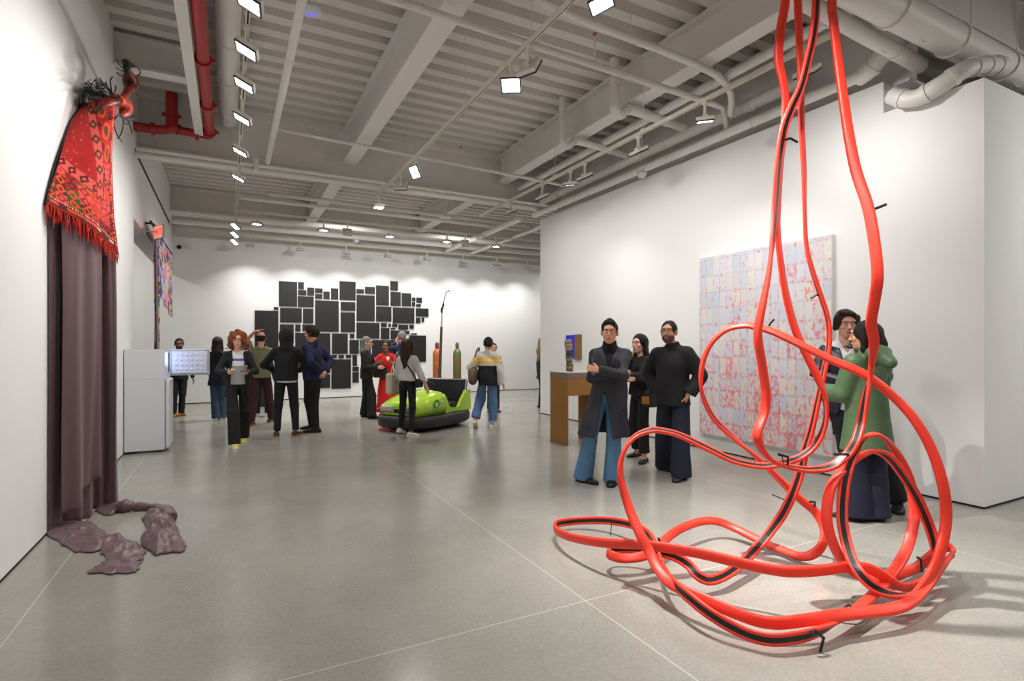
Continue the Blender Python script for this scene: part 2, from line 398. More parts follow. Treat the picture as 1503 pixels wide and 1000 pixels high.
# red sprinkler main
t = thing('sprinkler_pipe', 'red sprinkler pipe running along the ceiling at left', 'pipe')
b = MB(); b.tube([(-.27, -4.9, 5.0), (-.27, 10.2, 5.0)], .075, 16); b.build('pipe_run', M_red, t)
b = MB(); b.tube(bez([(-.27, 10.1, 5.0), (-.27, 10.2, 4.98), (-.35, 10.22, 4.97), (-.7, 10.22, 4.98)], 5), .065, 14); b.build('elbow', M_red, t)
b = MB(); b.tube(bez([(-.7, 10.22, 4.98), (-.78, 10.22, 5.02), (-.80, 10.22, 5.12), (-.80, 10.22, DZ)], 5), .085, 14); b.build('riser', M_red, t)
b = MB(); b.tube(bez([(-.74, 10.2, 5.02), (-.9, 10.2, 4.95), (-1.1, 10.2, 4.93), (LX, 10.2, 4.93)], 5), .07, 14); b.build('branch', M_red, t)
for p, d in (((-.27, 7.6, 5.0), 'y'), ((-.27, 9.0, 5.0), 'y'), ((-.27, 10.1, 5.0), 'y'), ((-.45, 10.22, 4.97), 'x'), ((-1.05, 10.2, 4.935), 'x'), ((-.8, 10.22, 5.2), 'z')):
    b = MB(); p = Vector(p); dv = {'x': Vector((.03, 0, 0)), 'y': Vector((0, .03, 0)), 'z': Vector((0, 0, .03))}[d]
    b.tube([p - dv, p + dv], .098, 16); q = Vector((.0, 0, .0))
    b.box(p.x - .13, p.y - .02, p.z - .02, p.x + .13, p.y + .02, p.z + .02); b.build('pipe_coupling', M_red, t)
pipe([(.6, -5, 4.69), (.6, 10.28, 4.69)], .045, 'slim white pipe right of the left track', bands=6)
pipe([(.42, 10.2, 4.69), (.42, 10.2, 4.5)], .04, 'short elbow pipe dropping in front of the girder')
pipe([(LX, 10.28, 4.52), (6.2, 10.28, 4.52)], .055, 'white pipe running below the deep girder', bands=5)
pipe([(.62, 9.1, 4.86), (6.0, 9.1, 4.7)], .03, 'thin sprinkler line crossing under the beams', bands=3, rods=((1.6, 9.1, 4.83), (3.2, 9.1, 4.78), (4.6, 9.1, 4.74)))
pipe([(6.02, 3.5, 4.42), (6.02, 10.5, 4.42)], .062, 'pipe running just above the right wall', bands=5, rods=((6.02, 4.8, 4.42), (6.02, 7.0, 4.42), (6.02, 9.2, 4.42)))
pipe([(6.2, 4.2, 4.75), (6.2, 10.5, 4.75)], .08, 'wider upper pipe above the right wall', bands=4, rods=((6.2, 5.6, 4.75), (6.2, 8.0, 4.75)))
pipe([(5.62, 2.8, 4.95), (5.62, 10.45, 4.95)], .06, 'pipe beside the right hand steel beam', bands=5)
pipe([(5.8, 2.8, 5.05), (5.8, 10.45, 5.05)], .022, 'dark cable conduit above the right pipes', m=M_dark)
pipe([(1.0, 5.05, 4.78), (5.9, 5.2, 4.74), (6.02, 5.22, 4.45)], .04, 'sprinkler branch crossing toward the right wall', bands=4, rods=((2.9, 5.1, 4.77), (4.3, 5.15, 4.75)))
pipe([(2.2, 4.55, 5.2), (2.6, 4.6, 5.15), (2.85, 4.65, 4.92), (5.4, 4.85, 4.9), (5.95, 5.1, 4.6)], .045, 'bent white pipe above the sprinkler branch', bands=3, smooth=5)
def ladle(px, D, zt, label, r=.06):
    p = atz(px[0], px[1], D); q = p.copy()
    return pipe([(p.x, p.y, DZ), (p.x, p.y, p.z + .12), (p.x, p.y, p.z), (p.x + .1, p.y, p.z - .06), (p.x + .2, p.y, p.z + .02), (p.x + .3, p.y, p.z + .05), (5.95, p.y, p.z - .0), (6.12, p.y, p.z - .02)], r, label, smooth=4, bands=3)
ladle((902, 160), 4.85, 0, 'fat drain pipe dropping and bending toward the right wall', .07)
ladle((826, 207), 4.85, 0, 'second drain pipe dropping behind the steel beam', .06)
pipe([(3.2, 2.9, 4.46), (6.35, 3.05, 4.42)], .075, 'pale round pipe behind the red strips', bands=3, rods=((5.6, 3.0, 4.43),))
pipe([(2.6, 2.7, 4.5), (12, 2.78, 4.5)], .15, 'fattest pipe at the top right of the room', bands=9, rods=((5.7, 2.72, 4.5), (6.6, 2.72, 4.5), (7.6, 2.72, 4.5)))
pipe([atX(1309, 140, 6.1), atX(1325, 145, 6.1), atX(1348, 143, 6.12), atX(1382, 124, 6.14), atX(1422, 100, 6.3), (6.9, 2.6, 4.35)], .085, 'curved insulated pipe hugging the right wall top', bands=6, smooth=5)
pipe([(6.05, 3.5, 4.42), (6.02, 3.35, 4.45), (6.0, 3.2, 4.55), (6.0, 2.9, 4.7)], .09, 'valve fitting at the near end of the wall pipe', bands=2, smooth=4)
pipe([(8.3, -1, 4.9), (8.3, 2.4, 4.9)], .12, 'grey pipe in the far upper right corner', bands=4)
pipe([(.8, 13.2, 4.9), (7.4, 13.2, 4.85)], .05, 'pipe crossing the far bay before the crossing track', bands=4)
pipe([(.2, 12.3, 4.52), (9, 12.4, 4.52)], .04, 'thin pipe beside the crossing track', bands=4)
pipe([(.2, 13.7, 4.42), (9, 13.7, 4.42)], .06, 'pipe behind the crossing track', bands=4)
pipe([(-1.2, 15.2, 4.5), (12, 15.2, 4.5)], .07, 'long pipe in front of the far wall', bands=6)
pipe([(-1.2, 14.6, 4.6), (12, 14.6, 4.6)], .04, 'slim pipe before the far wall', bands=5)
pipe([(5.9, 10.9, 4.42), (5.9, 15.6, 4.42)], .07, 'pipe in the far bay running to the far wall', bands=3)
pipe([(6.7, 10.9, 4.4), (6.7, 15.6, 4.4)], .05, 'narrower pipe in the far bay by the right wall', bands=3)
# wifi disc, sensors, sprinkler heads
M_plastic = mat('white_plastic', (0.85, 0.86, 0.90), 0.4)
M_bluelight = mat('blue_status_ring', (0.35, 0.35, 1.0), 0.4, emit=1.2)
p = atz(455, 16, 4.95); t = thing('wifi_disc', 'round white wireless unit hanging from the ceiling', 'wireless unit', p)
b = MB(); b.lathe([(.02, .03), (.07, .028), (.11, .012), (.115, 0), (.1, -.015), (.03, -.02)], 24); b.build('housing', M_plastic, t)
b = MB(); b.tube([(.05 * math.cos(a), .05 * math.sin(a), -.022) for a in [math.pi * (-.1 + 1.2 * k / 16) - YAW for k in range(17)]], .006, 6); b.build('status_ring', M_bluelight, t)
b = MB(); b.tube([(0, 0, .03), (0, 0, DZ - p.z)], .02, 8); b.build('mount', M_head, t)
for (px, py, z, lb) in ((942, 257, 4.3, 'small white motion sensor above the right wall'), (660, 320, 4.6, 'small white smoke sensor in the far bay'), (523, 354, 4.4, 'round white sensor below the far pipes')):
    p = atz(px, py, z); t = thing('ceiling_sensor', lb, 'sensor', p)
    b = MB(); b.lathe([(.02, .05), (.075, .045), (.08, .01), (.05, -.04), (.02, -.05)], 18); b.build('housing', M_plastic, t)
    b = MB(); b.tube([(0, 0, .05), (0, 0, DZ - z)], .006, 6); b.build('rod', M_pipe, t)
M_copper = mat('sprinkler_copper', (0.65, 0.42, 0.30), 0.4, metal=.5)
for i, (px, py, z, h, lb) in enumerate(((873, 92, 4.77, .3, 'upright sprinkler head on the near crossing branch'), (1112, 160, 4.5, .3, 'upright sprinkler head at the right wall pipe'), (679, 236, 4.82, .22, 'upright sprinkler head near the deep girder'), (569, 345, 4.5, .2, 'small sprinkler head in the far bay'))):
    p = atz(px, py, z); p = Vector((6.02, 5.2, 4.47)) if i == 1 else Vector((p.x, 9.1, 4.84)) if i == 2 else p; t = thing('fire_sprinkler', lb, 'sprinkler', p)
    b = MB(); b.tube([(0, 0, 0), (0, 0, h)], .012, 8); b.build('riser', M_pipe, t)
    b = MB(); b.tube([(0, 0, h), (0, 0, h + .03)], .012, 8); b.lathe([(.02, h + .03), (.03, h + .035), (.02, h + .04)], 10); b.build('nozzle', M_copper, t)
# ------------------------------------------------------------------ red hanging strip sculpture
M_strip = mat('red_rubber_strip', (0.94, 0.24, 0.165), 0.42, var=0.03, vscale=20, spec=.5)
M_insert = mat('black_insert', (0.06, 0.06, 0.065), 0.4)
M_brk = mat('black_bracket', (0.05, 0.05, 0.055), 0.5)
def npick(px, n):  # a facing given relative to the line of sight at that column, in world terms
    v = (FW + RT * ((px - HX) / FPX)).normalized(); r = Vector((v.y, -v.x, 0))
    return r * n[0] + Vector((0, 0, 1)) * n[1] - v * n[2]
CF = [(1203,-394,3.6,.8,0,.6),(1200,-100,3.6,.8,0,.6),(1198,0,3.6,.8,0,.6),(1194,48,3.6,.8,0,.6),(1186,86,3.6,.8,0,.6),(1175,128,3.6,.8,0,.6),(1161,160,3.6,.75,0,.65),
 (1150,192,3.6,.75,0,.65),(1143,240,3.6,.8,0,.55),(1138,304,3.6,.85,0,.45),(1134,350,3.55,.95,0,.2),(1129,396,3.5,.9,0,-.3),(1118,453,3.45,.8,0,-.6),(1112,491,3.45,.7,0,-.7),
 (1118,533,3.45,.65,0,-.75),(1124,578,3.45,.65,0,-.75),(1121,607,3.45,.6,0,-.8),(1111,637,3.4,.6,.1,-.7),(1118,660,3.4,.6,.5,-.5),(1134,677,3.4,.3,.9,-.1),(1160,686,3.4,0,.95,.25),
 (1190,690,3.4,-.1,.9,.4),(1220,685,3.4,-.3,.75,.6),(1243,668,3.4,-.5,.5,.7),(1256,648,3.4,-.6,.3,.7),(1264,620,3.45,-.6,.1,.75),(1270,585,3.45,-.85,.1,.5),(1278,548,3.45,-.95,0,-.2),
 (1283,504,3.37,-.5,0,-.85),(1279,474,3.32,-.45,0,-.9),(1284,440,3.28,-.4,0,-.9),(1288,405,3.25,-.1,0,-1),(1284,360,3.28,0,0,-1),(1274,304,3.34,-.2,0,-1),(1254,240,3.43,-.3,0,-.95),
 (1238,144,3.52,-.6,0,-.8),(1223,26,3.6,-.7,0,-.7),(1221,-20,3.6,-.7,0,-.7),(1218,-394,3.6,-.7,0,-.7)]
AB = [(1150,-380,3.75,-.6,0,-.8),(1155,-60,3.75,-.6,0,-.8),(1153,0,3.75,-.6,0,-.8),(1145,50,3.75,-.6,0,-.8),(1143,88,3.75,-.6,0,-.8),(1149,118,3.75,-.7,0,-.7),(1153,148,3.75,-.8,0,-.6),(1151,185,3.75,-.85,0,-.5),
 (1145,240,3.75,-.85,0,-.5),(1141,304,3.75,-.85,0,-.5),(1141,335,3.75,-.9,0,-.4),(1145,377,3.75,-.9,0,-.4),(1153,430,3.75,-.8,0,-.55),(1167,483,3.75,-.8,0,-.6),(1186,525,3.75,-.8,0,-.6),(1201,556,3.75,-.8,0,-.5),
 (1212,586,3.75,-1,0,.1),(1211,622,3.75,-.85,.3,.3),(1198,651,3.75,-.5,.7,.45),(1175,671,3.75,-.3,.8,.45),(1144,681,3.75,0,.85,.45),(1114,684,3.75,0,.85,.45),(1076,676,3.75,.1,.85,.45),(1038,658,3.75,.2,.85,.45),
 (1000,640,3.75,.15,.88,.4),(975,633,3.72,0,.9,.4),(955,632,3.7,-.1,.9,.35),(930,643,3.65,-.5,.8,0),(914,668,3.6,-.9,.3,-.3),(911,701,3.55,-.85,0,-.55),(923,744,3.5,-.5,-.1,-.85),(941,787,3.4,-.3,-.1,-.95),
 (954,812,3.35,-.3,-.2,-.95),(968,838,3.25,-.3,-.3,-.9),(990,860,3.12,-.2,-.3,-.93),(1042,884,2.95,-.15,-.3,-.95),(1092,905,2.84,-.05,-.25,-.97),(1134,915,2.8,0,-.15,-1),(1180,911,2.81,0,-.3,-.95),(1225,904,2.83,0,-.5,-.85),
 (1270,899,2.88,0,-.55,-.8),(1310,894,2.93,0,-.6,-.75),(1335,884,3.0,.1,-.55,-.8),(1354,866,3.12,.2,-.4,-.85),(1377,838,3.3,.5,-.5,-.5),(1392,820,3.45,.8,-.5,.3),(1399,811,3.56,.9,0,.3),(1391,803,3.66,.4,.3,-.8),
 (1375,810,3.68,0,0,-1),(1361,822,3.66,-.2,-.1,-1),(1332,843,3.55,-.1,-.3,-.93),(1296,853,3.4,0,-.6,-.75),(1262,845,3.35,.3,-.5,-.8),(1237,825,3.32,.5,-.2,-.85),(1219,789,3.32,.4,0,-.9),(1213,753,3.35,.45,0,-.9),
 (1220,714,3.4,.5,-.3,-.8),(1238,690,3.45,.5,-.7,-.5),(1260,671,3.5,.2,-.95,-.1),(1282,663,3.55,0,-.9,.4),(1303,670,3.55,-.2,-.5,.8),(1325,696,3.55,-.3,-.3,.9),(1347,732,3.55,-.3,-.1,.95),(1365,775,3.55,-.3,0,.95),
 (1373,805,3.5,-.6,0,.75),(1372,832,3.4,-.9,.1,-.4),(1352,856,3.3,-.3,.2,-.9),(1325,862,3.25,0,.3,-.95),(1305,852,3.22,.1,.1,-1),(1290,842,3.22,.1,-.3,-.93),(1270,834,3.22,0,-.2,-.97),(1242,833,3.22,0,-.1,-1),(1200,838,3.12,0,-.1,-1),
 (1152,839,3.1,0,-.1,-1),(1096,829,3.18,0,-.1,-1),(1024,812,3.3,0,-.1,-1),(952,801,3.45,0,-.1,-1),(885,797,3.65,0,-.1,-1),(838,789,3.92,.2,0,-1),(817,779,4.18,.8,0,-.6),(817,770,4.35,.9,.1,.5),
 (835,766,4.5,.4,.1,.9),(865,764,4.5,0,.1,1),(898,765,4.4,-.1,.1,1),(932,772,4.2,-.2,.1,1),(952,785,4.0,-.5,.1,.85),(963,802,3.75,-.8,0,.55),(970,826,3.45,-.75,0,.65),(983,850,3.2,-.5,0,.85),
 (1008,874,3.0,-.3,.1,.95),(1045,903,2.85,-.2,.1,.97),(1092,929,2.75,-.1,.1,1),(1129,939,2.7,0,.05,1),(1162,937,2.71,0,0,1),(1196,929,2.75,.1,-.2,.97),(1230,913,2.85,.4,-.7,.4),(1262,890,3.0,.4,-.5,-.7),(1287,868,3.15,.3,-.1,-.95),
 (1312,838,3.35,.25,0,-.95),(1332,803,3.5,.1,0,-1),(1342,757,3.6,-.2,0,-1),(1338,717,3.65,-.3,-.1,-.95),(1325,682,3.65,-.5,-.3,-.8),(1305,651,3.6,-.5,-.7,-.4),(1285,638,3.55,-.1,-.95,.1),(1265,648,3.5,.2,-.5,.8),
 (1249,674,3.45,.2,-.1,.95),(1239,712,3.4,.15,0,1),(1236,758,3.35,.1,0,1),(1242,796,3.28,.15,0,1),(1252,826,3.2,.2,.1,.97),(1268,849,3.12,.1,.3,.95),(1290,866,3.08,0,.7,.65),(1320,874,3.08,-.2,.9,.0),(1346,867,3.12,-.5,.3,-.8),
 (1368,840,3.2,-.5,0,-.85),(1382,803,3.25,-.5,0,-.85),(1389,760,3.3,-.5,0,-.85),(1384,711,3.3,-.6,-.1,-.8),(1367,659,3.35,-.6,-.2,-.75),(1341,614,3.4,-.5,-.4,-.75),(1307,578,3.45,-.4,-.5,-.75),(1266,548,3.5,-.35,-.6,-.7),
 (1222,529,3.55,-.3,-.65,-.65),(1181,509,3.6,-.3,-.7,-.6),(1137,488,3.68,-.2,-.75,-.6),(1110,480,3.75,-.1,-.8,-.55),(1091,478,3.8,0,-.85,-.5),(1065,485,3.88,.4,-.8,-.35),(1042,507,3.95,.75,-.5,-.3),(1030,540,4.0,.95,0,-.3),
 (1031,578,4.02,.95,.1,.15),(1047,613,4.02,.8,.4,.35),(1077,643,4.02,.65,.6,.1),(1114,675,4.02,.5,.6,-.5),(1150,710,4.0,.35,.45,-.8),(1178,736,3.95,.25,.3,-.9),(1198,753,3.9,.0,.2,-.97),(1210,776,3.85,-.5,0,-.85),(1208,798,3.8,-.5,-.1,-.8),
 (1196,812,3.78,-.3,-.5,-.75),(1176,817,3.8,0,-.75,-.6),(1145,807,3.95,.1,-.75,-.6),(1112,792,4.1,.1,-.75,-.6),(1080,776,4.25,0,-.75,-.6),(1055,766,4.3,0,-.6,-.8),(1032,765,4.25,0,-.4,-.9),(1004,774,4.1,0,-.2,-1),
 (984,786,3.95,0,-.2,-1),(966,802,3.8,0,-.4,-.9),(948,815,3.66,0,-.5,-.85),(920,820,3.62,.1,-.75,-.65),(901,817,3.62,.5,-.3,-.7),(893,812,3.68,.95,0,.1),(906,806,3.76,.2,.1,1),(950,807,3.7,0,.15,1),(988,816,3.5,0,.2,.97),
 (1010,829,3.42,.2,.3,.93),(1023,844,3.36,.2,.5,.85),(1040,852,3.35,0,.7,.7),(1062,846,3.4,-.1,.6,.8),(1088,828,3.55,-.2,.35,.9),(1116,798,3.75,-.2,.2,.95),(1150,753,3.8,-.25,.15,.95),(1172,702,3.8,-.5,.1,.85),
 (1182,660,3.8,-.8,0,.6),(1191,630,3.8,-.85,0,.5),(1200,590,3.8,-.9,0,.42),(1209,548,3.8,-.92,0,.4),(1217,502,3.8,-.95,0,.3),(1214,464,3.8,-.95,0,.3),(1199,418,3.8,-.95,-.1,.28),(1185,370,3.8,-1,-.1,.1),
 (1181,320,3.8,-1,0,0),(1180,250,3.8,-.95,0,-.3),(1177,192,3.8,-.9,0,-.4),(1175,106,3.8,-.85,0,-.5),(1171,0,3.8,-.7,0,-.7),(1170,-60,3.8,-.7,0,-.7),(1168,-370,3.8,-.7,0,-.7)]
t = thing('strip_sculpture', 'looping red rubber strip sculpture with black inlay hung from the ceiling', 'sculpture', atD(1180, 860, 3.4).xy.to_3d())
SCULP = t; S_ORG = t.location.copy()
def ribbon(path, nm):
    P = bez([atD(a[0], a[1], a[2]) for a in path], 7); N = bez([npick(a[0], a[3:6]) for a in path], 7)
    rr = []; br = []; prev = None
    for i, p in enumerate(P):
        p = Vector(p); 
        tn = (P[min(i + 2, len(P) - 1)] - P[max(i - 2, 0)]).normalized()
        n = N[i] - tn * N[i].dot(tn)
        n = n.normalized() if n.length > .15 or prev is None else (prev - tn * prev.dot(tn)).normalized()
        if prev is not None: n = (n * .5 + prev * .5); n = (n - tn * n.dot(tn)).normalized()
        prev = n; s = tn.cross(n)
        need = .012 + abs(s.z) * .036 + abs(n.z) * .018
        p.z = max(p.z, need); p = p - S_ORG
        k = 0.92
        sec = [(-.034, .008), (-.034, -.004), (-.030, -.011), (-.017, -.015), (0, -.0162), (.017, -.015), (.030, -.011), (.034, -.004), (.034, .008), (.028, .0125), (.0165, .011), (0, .006), (-.0165, .011), (-.028, .0125)]
        rr.append([p + s * (a * k) + n * (c * k) for a, c in sec])
        sec2 = [(-.0165, .002), (.0165, .002), (.0160, .0105), (-.0160, .0105)]
        br.append([p + s * (a * k) + n * (c * k) for a, c in sec2])
    b = MB(); b.rings(rr); b.build('red_strip', M_strip, t)
    b = MB(); b.rings(br, smooth=False); b.build('black_insert', M_insert, t)
ribbon(CF, 'cf'); ribbon(AB, 'ab')
BR = [([(1150,206),(1160,203),(1171,209)],3.6),([(1276,308),(1286,306),(1301,300)],3.52),([(1204,434),(1198,433),(1190,438)],3.8),([(1127,484),(1130,476),(1136,469)],3.72),
 ([(1142,667),(1157,671),(1156,683)],3.4),([(1148,670),(1150,680)],3.4),([(1224,667),(1245,667),(1251,678)],3.38),([(1133,726),(1158,737)],3.85),([(1188,737),(1196,737),(1196,744)],3.9),
 ([(898,767),(896,787)],4.36),([(1075,820),(1078,832),(1080,845)],3.5),([(1231,901),(1245,888),(1258,898)],3.0),([(1188,928),(1195,925),(1209,937),(1204,957)],2.7),([(1346,818),(1352,822),(1353,840)],3.55),([(966,790),(970,797),(970,806)],3.8)]
for pts, D in BR:
    b = MB(); b.tube([atD(x, y, D) - S_ORG for x, y in pts], .0085 if len(pts) > 2 else .004, 4, smooth=False); b.build('bracket', M_brk, t)

# ------------------------------------------------------------------ pale red and blue painting
def painting_mat():
    m = bpy.data.materials.new('mottled_paint'); m.use_nodes = True; nt = m.node_tree; n = nt.nodes; l = nt.links
    b = n['Principled BSDF']; b.inputs['Roughness'].default_value = .6
    tc = n.new('ShaderNodeTexCoord'); sep = n.new('ShaderNodeSeparateXYZ'); l.new(tc.outputs['Object'], sep.inputs[0])
    def M(op, a, c=None, d=None):
        q = n.new('ShaderNodeMath'); q.operation = op
        for i, v in enumerate((a, c, d)):
            if v is None: continue
            if isinstance(v, (int, float)): q.inputs[i].default_value = v
            else: l.new(v, q.inputs[i])
        return q.outputs[0]
    def noise(vec, sc, det=4, ro=.6, dim='3D'):
        q = n.new('ShaderNodeTexNoise'); q.inputs['Scale'].default_value = sc; q.inputs['Detail'].default_value = det; q.inputs['Roughness'].default_value = ro
        l.new(vec, q.inputs['Vector']); return q.outputs['Fac']
    w = noise(tc.outputs['Object'], 3.0, 2)
    y = M('ADD', M('DIVIDE', sep.outputs[1], .117), M('MULTIPLY', w, .35)); z = M('ADD', M('DIVIDE', sep.outputs[2], .232), M('MULTIPLY', w, .25))
    cy = M('FLOOR', y); cz = M('FLOOR', z); fy = M('FRACT', y); fz = M('FRACT', z)
    comb = n.new('ShaderNodeCombineXYZ'); l.new(cy, comb.inputs[0]); l.new(cz, comb.inputs[1])
    wn = n.new('ShaderNodeTexWhiteNoise'); l.new(comb.outputs[0], wn.inputs['Vector'])
    cr = n.new('ShaderNodeValToRGB'); cr.color_ramp.interpolation = 'LINEAR'
    cols = [(0, (.79, .82, .87)), (.3, (.84, .85, .89)), (.55, (.87, .86, .87)), (.75, (.89, .87, .84)), (.88, (.80, .83, .87)), (1, (.88, .83, .83))]
    while len(cr.color_ramp.elements) < len(cols): cr.color_ramp.elements.new(.5)
    for e, (p_, c_) in zip(cr.color_ramp.elements, cols): e.position = p_; e.color = (*srgb(c_), 1)
    l.new(wn.outputs['Value'], cr.inputs[0])
    # distance to the nearest cell edge
    ey = M('MINIMUM', fy, M('SUBTRACT', 1, fy)); ez = M('MINIMUM', fz, M('SUBTRACT', 1, fz))
    edge = M('MAXIMUM', M('MULTIPLY', M('SUBTRACT', .16, ey), 2.2), M('MULTIPLY', M('SUBTRACT', .12, ez), 3.0)); edge = M('MAXIMUM', edge, 0)
    scr = n.new('ShaderNodeMapping'); scr.inputs['Scale'].default_value = (1, 1.25, .8); l.new(tc.outputs['Object'], scr.inputs[0])
    n1 = noise(scr.outputs[0], 17, 6, .72); n2 = noise(tc.outputs['Object'], 1.6, 3); n3 = noise(tc.outputs['Object'], 60, 4, .8)
    redness = M('ADD', M('MULTIPLY', wn.outputs['Value'], .0), M('MULTIPLY', M('SUBTRACT', n2, .5), .9))
    wn2 = n.new('ShaderNodeTexWhiteNoise'); wn2.noise_dimensions = '3D'
    c2 = n.new('ShaderNodeCombineXYZ'); l.new(cy, c2.inputs[1]); l.new(cz, c2.inputs[2]); l.new(c2.outputs[0], wn2.inputs['Vector'])
    cellr = M('MULTIPLY', M('POWER', wn2.outputs['Value'], 3), .10)
    low = M('MULTIPLY', M('SUBTRACT', .5, M('DIVIDE', sep.outputs[2], 2.57)), .10)
    v = M('ADD', M('ADD', M('ADD', n1, M('MULTIPLY', edge, .20)), M('ADD', cellr, low)), M('MULTIPLY', redness, .30))
    v = M('ADD', v, M('MULTIPLY', M('SUBTRACT', n3, .5), .16))
    rm = n.new('ShaderNodeMapRange'); rm.inputs['From Min'].default_value = .555; rm.inputs['From Max'].default_value = .67; l.new(v, rm.inputs['Value'])
    mx = n.new('ShaderNodeMix'); mx.data_type = 'RGBA'; l.new(M('MULTIPLY', rm.outputs[0], .72), mx.inputs[0]); l.new(cr.outputs[0], mx.inputs[6]); mx.inputs[7].default_value = (*srgb((.93, .33, .32)), 1)
    mx2 = n.new('ShaderNodeMix'); mx2.data_type = 'RGBA'; mx2.blend_type = 'MULTIPLY'; l.new(M('MULTIPLY', edge, .35), mx2.inputs[0]); l.new(mx.outputs[2], mx2.inputs[6]); mx2.inputs[7].default_value = (*srgb((.75, .70, .74)), 1)
    l.new(mx2.outputs[2], b.inputs['Base Color'])
    return m
M_white_edge = mat('canvas_edge', (0.90, 0.89, 0.88), 0.8)
t = thing('painting', 'large square painting of pale blue and pink patches flecked with red', 'painting', (RX - .07, 3.87, .235))
b = MB(); b.box(.002, .0, .0, .068, 1.99, 2.575); b.build('stretcher', M_white_edge, t)
b = MB(); b.box(-.002, .004, .004, .002, 1.986, 2.571); b.build('canvas', painting_mat(), t)

# ------------------------------------------------------------------ far wall: black panel artwork
M_blk = mat('black_panel', (0.115, 0.112, 0.115), 0.5, var=.25, vscale=2.0, bump=.2, bscale=12, stretch=(6, 1, .4))
RECTS = [(190,88,292,232),(298,93,330,135),(298,138,344,168),(350,124,388,170),(296,173,386,236),(162,234,186,250),(53,253,186,470),(197,238,318,322),(326,243,384,327),(394,128,436,156),(394,161,434,188),
 (441,146,476,190),(484,128,524,192),(532,88,622,197),(394,196,527,374),(538,204,620,256),(538,264,618,376),(628,132,668,158),(676,119,731,160),(628,165,730,315),(738,112,810,226),(818,88,860,142),(819,148,876,228),
 (883,155,935,230),(941,180,959,201),(965,180,997,211),(941,206,958,231),(964,217,990,233),(738,231,824,317),(832,236,954,328),(962,241,1033,289),(962,294,988,325),(994,294,1008,318),(628,322,756,412),(765,324,798,347),
 (806,329,822,345),(829,329,857,347),(863,334,918,362),(925,334,950,356),(765,352,812,415),(820,352,846,361),(820,366,905,417),(905,370,926,387),(934,382,968,389),(925,394,1019,543),(196,332,273,440),(282,333,312,372),
 (322,333,383,372),(282,380,388,520),(394,382,479,518),(489,383,578,498),(590,385,615,410),(588,420,640,498),(486,504,516,522),(526,504,556,523),(568,504,596,522),(486,530,595,692),(605,504,630,566),(605,572,640,596),
 (605,602,640,660),(392,616,478,690),(392,525,478,606),(280,526,386,568),(270,575,386,586),(715,420,855,520),(646,420,707,500),(196,448,273,570),(862,420,918,500)]
t = thing('panel_artwork', 'wall artwork of many black rectangles fitted close together', 'artwork', atY(500, 500, BY - .003))
o0 = t.location.copy(); random.seed(4)
for r in RECTS:
    p0 = atY(360 + r[0] / 3.846, 390 + r[1] / 3.846, BY); p1 = atY(360 + r[2] / 3.846, 390 + r[3] / 3.846, BY)
    # rows were read along the receding wall: keep each panel upright and square
    b = MB(); d = .018 + random.random() * .012
    b.box(p0.x - o0.x, -d, p1.z - o0.z, p1.x - o0.x, 0, p0.z - o0.z); b.build('panel', M_blk, t)
o = thing('floor_panel', 'black panel standing on the floor against the far wall', 'panel', fl(374, 598).xy.to_3d())
b = MB(); w = .21; b.rbox(-.22, .0, 0, .23, .05, 1.0, .004); b.build('board', M_blk, o)
b = MB(); b.box(-.2, .05, 0, -.16, .3, .03); b.box(.13, .05, 0, .17, .3, .03); b.build('foot', M_blk, o)

# ------------------------------------------------------------------ fridge
M_fr = mat('fridge_white', (0.83, 0.84, 0.86), 0.35); M_frin = mat('fridge_liner', (0.86, 0.88, 0.93), 0.4); M_seal = mat('fridge_gasket', (0.30, 0.24, 0.25), 0.7)
t = thing('fridge', 'white fridge with its small freezer door swung open beside the left wall', 'fridge', (LX + .01, 9.24, 0))
W = .56; Dp = .48; H = 1.47
b = MB(); b.rbox(0, 0, .03, Dp, W, 1.05, .006)
b.box(0, 0, 1.05, Dp, .03, H); b.box(0, W - .03, 1.05, Dp, W, H); b.box(0, .03, H - .035, Dp, W - .03, H); b.box(0, .03, 1.05, .03, W - .03, H - .035); b.build('cabinet', M_fr, t)
b = MB(); b.box(.031, .031, 1.052, .05, W - .031, H - .036); b.box(.05, .03, 1.05, Dp - .01, W - .03, 1.058); b.box(.05, .0305, 1.06, Dp - .01, .036, H - .04); b.box(.05, W - .036, 1.06, Dp - .01, W - .0305, H - .04)
b.box(.05, .036, 1.24, Dp - .05, W - .036, 1.248); fz = b.build('freezer_liner', M_frin, t)
M_flamp = mat('freezer_lamp', (.75, .8, 1), .4, emit=6, emcol=(.6, .68, 1))
b = MB(); b.rbox(.2, .2, H - .055, .3, .36, H - .036, .004); b.build('freezer_lamp', M_flamp, t)
ld = bpy.data.lights.new('freezer_glow', 'POINT'); ld.energy = 2.5; ld.color = (.6, .7, 1); ld.shadow_soft_size = .03; lo = bpy.data.objects.new('freezer_glow', ld); link(lo, t); lo.location = (.34, .28, 1.36)
b = MB(); b.rbox(Dp + .006, 0, .05, Dp + .062, W, 1.04, .016); dr = b.build('fridge_door', M_fr, t)
b = MB(); b.box(Dp, .01, .06, Dp + .006, W - .01, 1.03); b.build('gasket', M_seal, dr)
b = MB(); b.rbox(Dp + .062, .02, .6, Dp + .075, .05, .95, .004); b.build('handle', M_fr, dr)
M_ = Matrix.Translation((Dp + .01, W, 0))
b = MB(); b.rbox(0, .0, 1.065, .54, .05, H, .012, M=M_); fd = b.build('freezer_door', M_fr, t)
b = MB(); b.box(.02, -.012, 1.078, .525, 0.001, 1.088, M=M_); b.box(.02, -.012, H - .022, .525, 0.001, H - .012, M=M_); b.box(.02, -.012, 1.078, .03, 0.001, H - .012, M=M_); b.box(.515, -.012, 1.078, .525, .001, H - .012, M=M_); b.build('gasket', mat('gasket_light', (.66, .68, .74), .6), fd)
